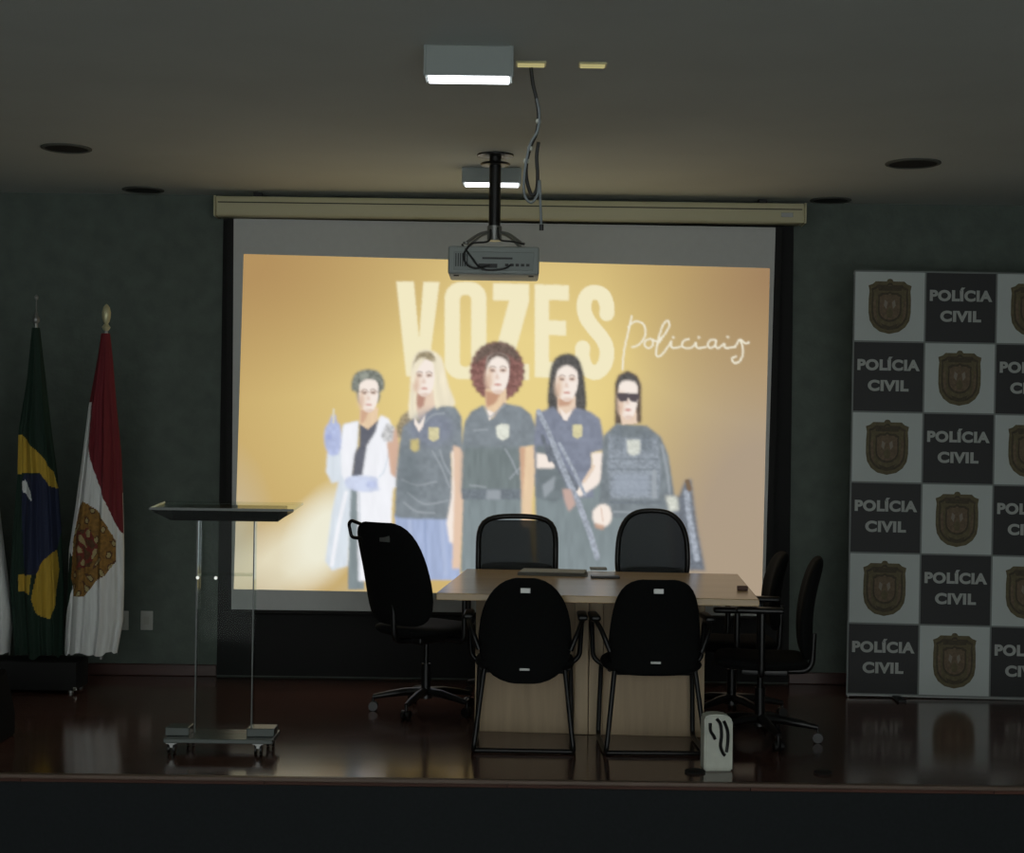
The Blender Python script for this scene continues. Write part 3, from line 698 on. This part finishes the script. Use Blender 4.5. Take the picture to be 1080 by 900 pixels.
for s in (-1, 1):
    flat(bm, [(s * .012, .03), (s * .03, .045), (s * .036, .01), (s * .02, -.012)], -.0062, 3)
    flat(bm, [(s * .085, .06), (s * .1, .03), (s * .095, -.06), (s * .075, -.09), (s * .08, -.02)], -.0056, 2)
flat(bm, [(0, .0), (.022, -.03), (.012, -.062), (-.012, -.062), (-.022, -.03)], -.0062, 0)
flat(bm, [(-.05, -.1), (0, -.118), (.05, -.1), (.04, -.122), (0, -.14), (-.04, -.122)], -.0058, 1)
proto_me = None
for r in range(NR):
    for c in range(NC):
        if (r + c) % 2: continue
        x, z = tl(c, r)
        if proto_me is None:
            o = obj('shield_emblem', bm, (M['gold1'], M['gold2'], M['gold3'], M['gold4']), bt); proto_me = o
        else:
            o = proto_me.copy(); COL.objects.link(o)
        o.location = (x + TW / 2, 0, z - TW / 2 - .004)
def text_mesh(name, body, size, sx, off, m, parent, loc_, space=1.0):
    cu = bpy.data.curves.new(name, 'FONT'); cu.body = body; cu.size = size; cu.align_x = 'CENTER'; cu.align_y = 'CENTER'
    cu.offset = off; cu.extrude = .0006; cu.space_character = space
    o = bpy.data.objects.new(name + '_curve', cu); COL.objects.link(o)
    dg = bpy.context.evaluated_depsgraph_get(); me = bpy.data.meshes.new_from_object(o.evaluated_get(dg))
    bpy.data.objects.remove(o); me.transform(Matrix.Rotation(R(90), 4, 'X') @ Matrix.Scale(sx, 4, (1, 0, 0)))
    me.materials.clear(); me.materials.append(m)
    n = bpy.data.objects.new(name, me); COL.objects.link(n); n.parent = parent; n.location = loc_
    return n, me
pm = None
for r in range(NR):
    for c in range(NC):
        if not (r + c) % 2: continue
        x, z = tl(c, r)
        for i, (tx, dz) in enumerate((('POLÍCIA', -.145), ('CIVIL', -.270))):
            if pm is None or len(pm) <= i:
                n, me = text_mesh('lettering', tx, .086, 1.0, .0042, M['letter'], bt, (x + TW / 2, -.0045, z + dz), 1.08)
                w0 = max(v.co.x for v in me.vertices) - min(v.co.x for v in me.vertices)
                xm = (max(v.co.x for v in me.vertices) + min(v.co.x for v in me.vertices)) / 2
                want = (.375, .245)[i]
                me.transform(Matrix.Scale(want / w0, 4, (1, 0, 0)) @ Matrix.Translation((-xm, 0, 0)))
                pm = (pm or []) + [n]
            else:
                n = pm[i].copy(); COL.objects.link(n); n.location = (x + TW / 2, -.0045, z + dz)

# ------------------------------------------------------------------ flags
FD = 7.12 * K
b0, b1 = at(-60, 720, FD - .14).x, at(80, 720, FD - .14).x
t = thing('flag_stand', 'low black box stand holding the three flagpoles', 'flag stand', ((b0 + b1) / 2, FD, 0))
bm = B(); box(bm, (0, 0, .10), (b1 - b0, .26, .17), .01)
obj('box', bm, M['backing'], t, True)
for sx in (-1, 1):
    for sy in (-1, 1):
        bm = B(); cyl(bm, (sx * ((b1 - b0) / 2 - .04), sy * .1, 0), (sx * ((b1 - b0) / 2 - .04), sy * .1, .018), .016); obj('foot', bm, M['alu'], t, True)
    bm = B(); box(bm, (sx * ((b1 - b0) / 2 - .009), -.131, .028), (.022, .006, .022), .002); obj('corner_fitting', bm, M['chrome'], t)
def inpoly(x, y, P):
    c = False; j = len(P) - 1
    for i in range(len(P)):
        if (P[i][1] > y) != (P[j][1] > y) and x < (P[j][0] - P[i][0]) * (y - P[i][1]) / (P[j][1] - P[i][1]) + P[i][0]: c = not c
        j = i
    return c
def interp(tab, y):
    if y <= tab[0][0]: return tab[0][1:]
    for a, b in zip(tab, tab[1:]):
        if y <= b[0]:
            k = (y - a[0]) / (b[0] - a[0]); return tuple(a[i] * (1 - k) + b[i] * k for i in range(1, len(a)))
    return tab[-1][1:]
def flag(pxpole, pytop, finial, tab, patt, mats, label, seed, lean=0):
    """tab rows: (py, left px, right px) outline of the hanging cloth; patt(px,py) -> material index"""
    D = FD; base = at(pxpole, pytop, D); X = base.x
    t = thing('flag', label, 'flag', (X, D, .18), 0)
    ztop = at(pxpole, pytop, D).z - .18
    bm = B(); cyl(bm, (0, 0, .006), (0, 0, ztop), .011); obj('pole', bm, M['alu'], t, True)
    bm = B()
    if finial == 'brass': prof = [(.004, -.02), (.018, -.005), (.026, .01), (.012, .03), (.02, .045), (.026, .07), (.027, .10), (.02, .13), (.008, .145), (.002, .15)]
    else: prof = [(.01, -.02), (.022, -.008), (.024, .012), (.012, .028), (.004, .06), (.003, .12), (.012, .132), (.012, .144), (.002, .155)]
    lathe(bm, [(r, z + ztop) for r, z in prof], n=16); obj('finial', bm, M['brass'] if finial == 'brass' else M['alu'], t, True)
    rnd = random.Random(seed); ph = [rnd.uniform(0, 6.28) for _ in range(5)]
    n = 210; rows = 250; y0, y1 = tab[0][0], tab[-1][0]
    bm = B(); G = []
    def surf(k, i, inner=0):
        py = y0 + (y1 - y0) * i / rows; l, r = interp(tab, py); th = 2 * math.pi * k / n
        cx, hw = (l + r) / 2, (r - l) / 2
        grow = min(1, (py - y0) / 120)
        fold = 1 + grow * (.16 * math.sin(7 * th + ph[0] + .004 * py) + .10 * math.sin(13 * th + ph[1]) + .05 * math.sin(23 * th + ph[2] + .01 * py))
        px = cx + hw * math.cos(th) * (1 + .03 * math.sin(9 * th + ph[3]))
        q = at(px, py, D); yy = -(hw / s_ * .62 + .012) * math.sin(th) * fold
        hem = 0
        if i == rows: hem = .012 * math.sin(5 * th + ph[4]) + .008 * math.sin(11 * th)
        return Vector((q.x - X, yy, q.z - .18 + hem)), px, py
    for i in range(rows + 1): G.append([bm.verts.new(surf(k, i)[0]) for k in range(n)])
    for i in range(rows):
        for k in range(n):
            f = bm.faces.new((G[i][k], G[i][(k + 1) % n], G[i + 1][(k + 1) % n], G[i + 1][k]))
            _, px, py = surf(k + .5, i + .5); f.material_index = patt(px, py, math.sin(2 * math.pi * (k + .5) / n) > 0)
    bm.faces.new(G[0])
    obj('cloth', bm, [M[m] for m in mats], t, True)
    return t
def br(px, py, front):
    if not front: return 0
    if inpoly(px, py, [(28, 566), (27, 506), (30, 499), (38, 501), (46, 499), (55, 512), (62, 516), (65, 560), (62, 580), (50, 590), (44, 604), (30, 606)]):
        if inpoly(px, py, [(27, 508), (30, 506), (38, 518), (40, 528), (37, 526), (28, 518)]): return 3
        return 2
    if inpoly(px, py, [(20, 458), (27, 459), (38, 471), (50, 484), (58, 498), (62, 516), (55, 512), (46, 499), (30, 499), (21, 500)]): return 1
    if inpoly(px, py, [(44, 604), (50, 590), (62, 578), (64, 600), (62, 640), (56, 652), (44, 646), (40, 630)]): return 1
    if inpoly(px, py, [(24, 605), (40, 605), (38, 625), (25, 622)]): return 1
    return 0
flag(38, 338, 'alu', [(346, 34, 42), (400, 29, 48), (455, 20, 54), (500, 19, 60), (560, 14, 64), (620, 11, 67), (660, 14, 66), (690, 16, 66)], br, ('fgreen', 'fyellow', 'fblue', 'fwhite'),
     'green flag with yellow diamond and blue disc hanging furled on its pole', 1)
def rw(px, py, front):
    if not front: return 1 if py > 520 else 0
    if inpoly(px, py, [(86, 535), (92, 528), (106, 537), (114, 548), (125, 570), (125, 592), (115, 606), (105, 612), (94, 628), (82, 628), (78, 610), (80, 570)]):
        v = math.sin(px * .42 + 1.5 * math.sin(py * .17)) * math.cos(py * .27 + math.sin(px * .3))
        if inpoly(px, py, [(84, 560), (98, 556), (108, 575), (100, 596), (86, 600)]): return 4 if v > .15 else (5 if v > -.45 else 6)
        return 3 if v > -.35 else (4 if v > -.7 else 6)
    if inpoly(px, py, [(60, 700), (66, 640), (74, 600), (76, 582), (82, 590), (79, 620), (70, 652), (68, 700)]): return 2
    if inpoly(px, py, [(60, 800), (60, 560), (84, 470), (90, 424), (99, 424), (97, 470), (99, 484), (107, 508), (118, 535), (126, 556), (140, 575), (140, 800)]): return 1
    return 0
flag(112, 347, 'brass', [(352, 107, 116), (380, 103, 119), (430, 94, 123), (480, 88, 128), (540, 80, 130), (580, 74, 131), (620, 73, 131), (655, 71, 130), (688, 69, 124)], rw,
     ('red', 'fwhite', 'fgreen', 'crest1', 'crest2', 'crest3', 'crest4'), 'red and white flag with a gold crest hanging furled beside the lectern', 5)
flag(-22, 338, 'alu', [(346, -26, -18), (420, -34, -12), (500, -46, -6), (600, -56, 6), (650, -60, 13), (689, -60, 10)], lambda px, py, f: 1 if py > 500 else 0, ('fgreen', 'fwhite'),
     'white flag cloth cut off by the left edge of the photo', 9)

# black floor monitor cut by the left edge
q0 = onz(2, 792, 0)
t = thing('floor_loudspeaker', 'low black wedge loudspeaker cut off by the left photo edge', 'loudspeaker', (q0.x - .30, q0.y + .2, 0))
bm = B(); vs = []
prof = [(-.2, 0), (.2, 0), (.2, .12), (.05, .36), (-.2, .30)]
l = [bm.verts.new((-.25, y, z)) for y, z in prof]; r_ = [bm.verts.new((.235, y, z)) for y, z in prof]
bm.faces.new(l[::-1]); bm.faces.new(r_)
for i in range(5): bm.faces.new((l[i], l[(i + 1) % 5], r_[(i + 1) % 5], r_[i]))
bmesh.ops.bevel(bm, geom=bm.edges[:], offset=.008, segments=2, affect='EDGES')
obj('cabinet', bm, M['blackfab'], t)
bm = B(); box(bm, (-.01, .131, .245), (.42, .008, .27), .003, rot=Matrix.Rotation(R(32), 3, 'X')); obj('grille', bm, M['black'], t)

# ------------------------------------------------------------------ lectern
LD = 5.80 * K
lc = at(238, 780, LD)
t = thing('lectern', 'clear acrylic lectern with dark reading tray on a wheeled base', 'lectern', (lc.x, LD, 0), 0)
def lx(px): return at(px, 600, LD).x - lc.x
def lz(py, px=238): return at(px, py, LD).z
x0, x1 = lx(181), lx(294)
bz = lz(777)
bm = B(); box(bm, ((x0 + x1) / 2, 0, bz), (x1 - x0, .26, .022), .004); base = obj('base_plate', bm, M['glassedge'], t)
bm = B(); box(bm, (lx(192), .0, bz + .031), (.115, .12, .04), .004); obj('foot_block', bm, M['glassedge'], t)
bm = B(); box(bm, (lx(279), .0, bz + .031), (.135, .12, .04), .004); obj('foot_block', bm, M['glassedge'], t)
for px, sy in ((189, -1), (279, -1), (200, 1), (285, 1)):
    X = lx(px); Y = sy * .10
    bm = B(); box(bm, (X, Y, bz - .024), (.03, .035, .026), .003); box(bm, (X, Y, bz - .013), (.05, .05, .004))
    ca = obj('caster', bm, M['alu'], t)
    bm = B()
    for s in (-1, 1): cyl(bm, (X + s * .018, Y, .026), (X + s * .008, Y, .026), .0255, n=24)
    obj('wheel', bm, M['black'], ca, True)
tz = lz(540)
bm = B(); xa, xb = lx(209), lx(268.5); zb = bz + .011
box(bm, ((xa + xb) / 2, .06, (zb + tz) / 2), (xb - xa, .010, tz - zb - .02)); obj('front_panel', bm, M['glass'], t)
for X in (xa, xb):
    bm = B(); box(bm, (X, 0, (zb + tz) / 2), (.006, .05, tz - zb - .02)); sp = obj('side_panel', bm, M['glass'], t)
    bm = B(); box(bm, (X, -.0265, (zb + tz) / 2), (.0065, .0025, tz - zb - .02)); obj('panel_edge', bm, M['glassedge'], sp)
zs = lz(606)
bm = B(); box(bm, ((xa + xb) / 2, -.0, zs), (xb - xa - .012, .10, .008), .002); sh = obj('shelf', bm, M['glass'], t)
for X in (xa + .012, xa + .1): 
    bm = B(); cyl(bm, (X, -.07, zs - .012), (X, -.06, zs - .012), .008); obj('screw', bm, M['chrome'], sh, True)
rotx = Matrix.Rotation(R(3), 3, 'X')
bm = B(); box(bm, ((lx(165) + lx(314)) / 2, 0, tz + .028), (lx(314) - lx(165), .34, .012), .003, rot=rotx); top = obj('top_plate', bm, M['glass'], t)
bm = B(); box(bm, ((lx(165) + lx(314)) / 2, -.171, tz + .028 - .009), (lx(314) - lx(165), .003, .012), rot=rotx); obj('front_edge', bm, M['glassedge'], top)
bm = B(); vs = [bm.verts.new((lx(px), y + .0, z)) for y in (-.168, -.162) for px, z in ((165, tz + .012), (314, tz + .012), (297, tz - .035), (187, tz - .035))]
for q_ in ((0, 1, 2, 3), (7, 6, 5, 4), (0, 4, 5, 1), (1, 5, 6, 2), (2, 6, 7, 3), (3, 7, 4, 0)): bm.faces.new([vs[i] for i in q_])
obj('front_skirt', bm, M['smoke'], t)
bm = B(); box(bm, ((lx(187) + lx(297)) / 2, .02, tz - .006), (lx(297) - lx(187), .30, .05), .004, rot=rotx); obj('reading_tray', bm, M['backing'], t)

# ------------------------------------------------------------------ table
TZ = .76
A, Bp, Cc, Dd = onz(460, 625.5, TZ), onz(801, 632.5, TZ), onz(763, 602.5, TZ), onz(482, 598.5, TZ)
ctr = (A + Bp + Cc + Dd) / 4; ang = math.atan2(Bp.y - A.y, Bp.x - A.x)
TWd = ((Bp - A).length + (Cc - Dd).length) / 2; TDp = ((A - Dd).length + (Bp - Cc).length) / 2
TDp = min(TDp, 1.48)
frontmid = (A + Bp) / 2; nrm = Vector((-math.sin(ang), math.cos(ang), 0)); ctr = frontmid + nrm * (TDp / 2)
print('TABLE', A, Bp, Cc, Dd, ang, TWd, TDp)
tb = thing('meeting_table', 'light wood laminate meeting table with panelled front at stage centre', 'table', (ctr.x, ctr.y, 0), ang)
bm = B(); box(bm, (0, 0, TZ - .018), (TWd, TDp, .036), .004); obj('tabletop', bm, M['wood'], tb)
def tx(px, py=700): return (Matrix.Rotation(-ang, 3, 'Z') @ (at(px, py, 8.06) - ctr)).x
fy = -TDp / 2 + 8.065 - frontmid.y
xl, xm0, xm1, xr = tx(500), tx(606), tx(636), tx(743)
for a_, b_ in ((xl, xm0), (xm1, xr)):
    bm = B(); box(bm, ((a_ + b_) / 2, fy + .012, .345), (b_ - a_ - .002, .018, .69), .002); obj('front_panel', bm, M['woodfront'], tb)
xm = (xm0 + xm1) / 2
for a_, b_ in ((xm0, xm - .002), (xm + .002, xm1)):
    bm = B(); box(bm, ((a_ + b_) / 2, fy + .03, .362), (b_ - a_, .09, .722), .003); obj('post', bm, M['woodpost'], tb)
for X in (xl + .13, xr - .14):
    bm = B(); box(bm, (X, (fy + .03 + TDp / 2 - .55) / 2, .362), (.022, TDp / 2 - .55 - fy - .03, .722), .003); obj('side_panel', bm, M['woodfront'], tb)
bm = B(); box(bm, (0, fy + .05, TZ - .06), (xr - xl, .03, .045)); obj('rail', bm, M['woodpost'], tb)
# things lying on the table
def on_table(px, py): return onz(px, py, TZ)
c = on_table(584, 606)
t = thing('paper_stack', 'flat stack of grey papers lying on the table before the mesh chair', 'papers', (c.x, c.y, TZ), ang)
for i in range(4):
    bm = B(); box(bm, (random.uniform(-.008, .008), random.uniform(-.006, .006), .003 + .006 * i), (.40 - .01 * i, .22, .0055), .001, rot=Matrix.Rotation(R(random.uniform(-2, 2)), 3, 'Z'))
    obj('sheet_bundle', bm, M['paper_g'] if i < 3 else M['paper'], t)
c = on_table(606, 608)
tag(obj('folder', (lambda b: (box(b, (0, 0, .006), (.16, .10, .012), .002), b)[1])(B()), M['black']), 'small dark folder on the table at the right end of the papers', 'folder').location = (c.x + .17, c.y - .08, TZ + .0003)
c = on_table(631, 601)
tag(obj('note_pad', (lambda b: (box(b, (0, 0, .006), (.10, .10, .012), .002), b)[1])(B()), M['paper']), 'small white note pad near the middle back edge of the table', 'note pad').location = (c.x, c.y, TZ + .0003)
c = on_table(783, 623)
tag(obj('wooden_block', (lambda b: (box(b, (0, 0, .012), (.055, .03, .024), .004), b)[1])(B()), M['brown']), 'tiny brown block on the right front corner of the table', 'block').location = (c.x, c.y, TZ + .0003)

# ------------------------------------------------------------------ chairs
def swivel_base(t, sh, ph=.3):
    """five-star base, column, seat mechanism"""
    bm = B(); cyl(bm, (0, 0, .075), (0, 0, .135), .038, .03); hub = obj('hub', bm, M['black'], t, True)
    for k in range(5):
        a = 2 * math.pi * k / 5 + ph; d = Vector((math.cos(a), math.sin(a), 0))
        bm = B(); tube(bm, [d * .02 + Vector((0, 0, .112)), d * .12 + Vector((0, 0, .108)), d * .22 + Vector((0, 0, .092)), d * .295 + Vector((0, 0, .078))], [.026, .023, .019, .014], 8)
        lg = obj('leg', bm, M['black'], t, True)
        n = Vector((-d.y, d.x, 0)); c = d * .295
        bm = B(); cyl(bm, c + Vector((0, 0, .08)), c + Vector((0, 0, .03)), .008, n=10)
        for s in (-1, 1): cyl(bm, c + n * (s * .024) + Vector((0, 0, .0265)), c + n * (s * .006) + Vector((0, 0, .0265)), .026, n=18)
        obj('caster', bm, M['black'], lg, True)
    bm = B(); cyl(bm, (0, 0, .13), (0, 0, .27), .026); cyl(bm, (0, 0, .26), (0, 0, sh - .06), .015); obj('gas_column', bm, M['blacktube'], t, True)
    bm = B(); box(bm, (0, -.02, sh - .058), (.17, .24, .04), .008); tube(bm, [(.06, .0, sh - .06), (.20, .02, sh - .065), (.25, .02, sh - .07)], .006, 8); obj('seat_mechanism', bm, M['black'], t, True)
def seat_part(t, sh, wd=.25, dp=.24, th=.07):
    bm = B(); pad(bm, lambda s: wd, -dp, dp, lambda s: sh - .012 * math.sin(math.pi * s), th, p=4, bend=.01, horiz=True); return obj('seat', bm, M['blackfab'], t, True)
def armrest(t, s, sh, top, x=.285, hi=True, ln=.12):
    bm = B(); tube(bm, roundpath([(s * .15, .0, sh - .045), (s * x, .0, sh - .045), (s * x, .0, top - .015)], .03), .016, 10)
    a = obj('armrest', bm, M['black'], t, True)
    bm = B(); box(bm, (s * x, .01, top), (.075, 2 * ln, .03), .013, seg=3); obj('arm_pad', bm, M['black'], a, True)
def back_bar(t, sh, zc, yb):
    bm = B(); tube(bm, roundpath([(0, -.10, sh - .06), (0, yb - .035, sh - .055), (0, yb - .045, zc)], .06), .017, 10); obj('back_support', bm, M['black'], t, True)
def swivel_chair(label, loc_, rz, kind, top=1.07, sh=.47, wd=.225, lean=.10, arms=True, group='swivel chairs around the table', z_low=.56, bend=.04, armtop=None, ph=90):
    t = thing('swivel_chair', label, 'chair', (loc_[0], loc_[1], 0), rz, group)
    swivel_base(t, sh, R(ph) - rz); seat_part(t, sh)
    if arms:
        for s in (-1, 1): armrest(t, s, sh, armtop or sh + .21)
    yb = -.235
    back_bar(t, sh, z_low + .13, yb + .01)
    yc = lambda s: yb - lean * s + .03 * math.sin(math.pi * s)
    if kind == 'pad':
        bm = B(); pad(bm, lambda s: wd * (1 - .12 * s) + .02 * math.sin(math.pi * s), z_low, top, yc, .068, p=4.2, bend=bend)
        bk = obj('backrest', bm, M['blackfab'], t, True)
    else:
        pw = 5 if kind == 'square' else 2.8
        P = []
        Wf = (lambda s: wd) if kind == 'square' else (lambda s: wd * (1.04 - .10 * s))
        for k in range(56):
            a = 2 * math.pi * k / 56; c_, s_1 = math.cos(a), math.sin(a)
            rr = (abs(c_) ** pw + abs(s_1) ** pw) ** (-1 / pw); u, v = rr * c_, rr * s_1
            tt = (v + 1) / 2; hw = Wf(tt)
            P.append(Vector((u * hw, yc(tt) + bend * (u * hw / .25) ** 2, z_low + (top - z_low) * tt + (.018 * (1 - u * u) if tt > .9 and kind == 'square' else 0))))
        bm = B(); tube(bm, P, .017 if kind == 'square' else .016, 10, closed=True); bk = obj('backrest_frame', bm, M['black'], t, True)
        bm = B(); pad(bm, lambda s: Wf(s) - .004, z_low + .004, top - .004, yc, .006, p=pw, bend=bend); nt_ = obj('mesh_panel', bm, M['net'], t, True)
        bm = B(); pad(bm, lambda s: Wf(s) * .95, z_low + .06, z_low + .17, lambda s: yc(.25) - .02, .02, p=4, bend=bend); obj('lumbar_support', bm, M['black'], t, True)
    return t, yc
# left end chair, turned towards the table, seen from behind
ca = onz(446, 742, 0)
t, yc = swivel_chair('black swivel chair at the left end of the table, turned to the screen', (ca.x + .03, ca.y - .26), R(-40), 'pad', ph=36, top=1.08, wd=.245, lean=.17, sh=.47, z_low=.50)
t.name = 'swivel_chair'
bm = B(); box(bm, (.05, yc(.85) - .03, .995), (.075, .006, .045), .002); lb = obj('care_label', bm, M['alu'], t); lb['label'] = 'small grey label on the back'
bm = B(); tube(bm, roundpath([(-.13, yc(.9), .98), (-.205, yc(.9) - .02, .985), (-.21, yc(1) - .01, 1.06), (-.19, yc(1) - .01, 1.08), (-.12, yc(1) - .0, 1.06)], .02), .010, 8); obj('coat_hanger', bm, M['black'], t, True)
# mesh chairs behind the table
CY = 9.15
cb = at(545, 600, CY + .3)
swivel_chair('black swivel chair with square mesh back behind the table', (cb.x, CY + .02), R(180), 'square', ph=18, top=1.05, wd=.235, lean=.04, sh=.45, z_low=.62)
cc = at(688, 600, CY + .3)
swivel_chair('black swivel chair with rounded mesh back behind the table', (cc.x - .01, CY + .07), R(178), 'round', ph=-18, top=1.11, wd=.215, lean=.04, sh=.45, z_low=.60)
# two chairs at the right end
cf = onz(800, 742, 0)
swivel_chair('black swivel chair at the right end of the table, farther from the viewer', (at(820, 620, 8.62).x - .25, 8.62), R(87), 'pad', ph=-63, top=.93, wd=.215, lean=.05, sh=.42, z_low=.50, armtop=.63)
cg = onz(806, 765, 0)
swivel_chair('black swivel chair at the right end of the table, nearer the viewer, by the banner', (at(860, 620, 7.97).x - .28, 7.97), R(82), 'pad', ph=135, top=.955, wd=.225, lean=.06, sh=.42, z_low=.43, armtop=.70, bend=.03)

def visitor_chair(label, loc_, rz, top=.86, wtop=.2, wbot=.245, low=.37, plate=True, pw=3.2, fw=.245):
    t = thing('visitor_chair', label, 'chair', (loc_[0], loc_[1], 0), rz, 'visitor chairs in front of the table')
    yb = -.20
    yc = lambda s: yb - .10 * s + .04 * math.sin(math.pi * s)
    seat_part(t, .42, .25, .205, .09)
    bm = B(); pad(bm, lambda s: wbot + (wtop - wbot) * s + .012 * math.sin(math.pi * s), low, top, yc, .05, p=pw, bend=.05); bk = obj('backrest', bm, M['blackfab'], t, True)
    bm = B(); box(bm, (.0, yc(.9) - .026, low + (top - low) * .88), (.05, .005, .026), .002); pl_ = obj('name_plate', bm, M['alu'], bk); pl_['label'] = 'small silver plate near the top of the back'
    bm = B(); box(bm, (-.0, yc(.14) - .024, low + (top - low) * .14), (.05, .004, .012), .001); obj('maker_plate', bm, M['alu'], bk)
    # sled frame: floor loop, rear risers, front risers, under-seat rails
    for s in (-1, 1):
        bm = B()
        tube(bm, roundpath([(s * (fw - .045), -.19, .40), (s * fw, -.285, .0125), (s * fw, .19, .0125), (s * (fw - .01), .17, .40), (s * (fw - .03), -.10, .395)], .05), .0122, 10)
        obj('sled_leg', bm, M['blacktube'], t, True)
        bm = B(); tube(bm, roundpath([(s * (fw - .02), .14, .38), (s * (fw + .035), .15, .42), (s * (fw + .045), .13, .625), (s * (fw + .04), -.10, .635), (s * (fw + .02), -.20, .60), (s * (fw - .02), -.215, .50)], .05), .0125, 10)
        ar = obj('armrest', bm, M['blacktube'], t, True)
        bm = B(); box(bm, (s * (fw + .042), .015, .648), (.05, .24, .026), .011, seg=3); obj('arm_pad', bm, M['black'], ar, True)
    bm = B(); cyl(bm, (-fw, -.26, .0125), (fw, -.26, .0125), .012); obj('rear_crossbar', bm, M['blacktube'], t, True)
    bm = B(); cyl(bm, (-fw + .03, .15, .385), (fw - .03, .15, .385), .012); cyl(bm, (-fw + .04, -.13, .385), (fw - .04, -.13, .385), .012); obj('seat_rail', bm, M['blacktube'], t, True)
    return t
c1 = onz(553, 796, 0); visitor_chair('black visitor chair with rounder back, left one in front of the table', (c1.x, c1.y + .28), R(-1), top=.865, wtop=.19, wbot=.242, low=.33, pw=2.6)
c2 = onz(686, 798, 0); visitor_chair('black visitor chair with squarer back, right one in front of the table', (c2.x + .02, c2.y + .275), R(1.5), top=.865, wtop=.185, wbot=.235, low=.38, pw=4)

# ------------------------------------------------------------------ small things on the stage floor
c = onz(757, 814, 0)
t = thing('carry_box', 'small white box with black curved handles standing at the stage edge', 'box', (c.x, c.y + .055, 0), R(4))
bm = B(); pts = []
W2, H2 = .067, .265
out = [(-W2, .0), (W2, .0), (W2, H2 - .03), (W2 - .02, H2 - .008), (.0, H2), (-W2 + .015, H2 - .004), (-W2, H2 - .02)]
f_ = [bm.verts.new((x, -.05, z)) for x, z in out]; k_ = [bm.verts.new((x, .05, z)) for x, z in out]
bm.faces.new(f_); bm.faces.new(k_[::-1])
for i in range(len(out)): bm.faces.new((f_[i], k_[i], k_[(i + 1) % len(out)], f_[(i + 1) % len(out)]))
bmesh.ops.bevel(bm, geom=bm.edges[:], offset=.007, segments=2, affect='EDGES'); obj('body', bm, M['white'], t, True)
for L_ in ([(-.042, .225), (-.04, .19), (-.025, .165), (-.018, .15)], [(-.012, .245), (.006, .22), (.012, .17), (.008, .12), (.02, .085), (.03, .075)], [(.022, .235), (.04, .19), (.042, .14), (.036, .09)]):
    bm = B(); tube(bm, smoothpath([(x, -.055, z) for x, z in L_], 5), .0078, 8); obj('handle', bm, M['black'], t, True)
for px, py, rr, lab in ((868, 816, .042, 'dark round floor socket near the front stage edge, right of the white box'), (733, 815, .048, 'dark round floor socket just left of the white box')):
    c = onz(px, py, 0)
    t = thing('floor_socket', lab, 'floor socket', (c.x, c.y, 0), 0, 'floor sockets')
    bm = B(); lathe(bm, [(rr, 0), (rr, .008), (rr - .006, .012), (.004, .012)], n=28); obj('cover', bm, M['backing'], t, True)
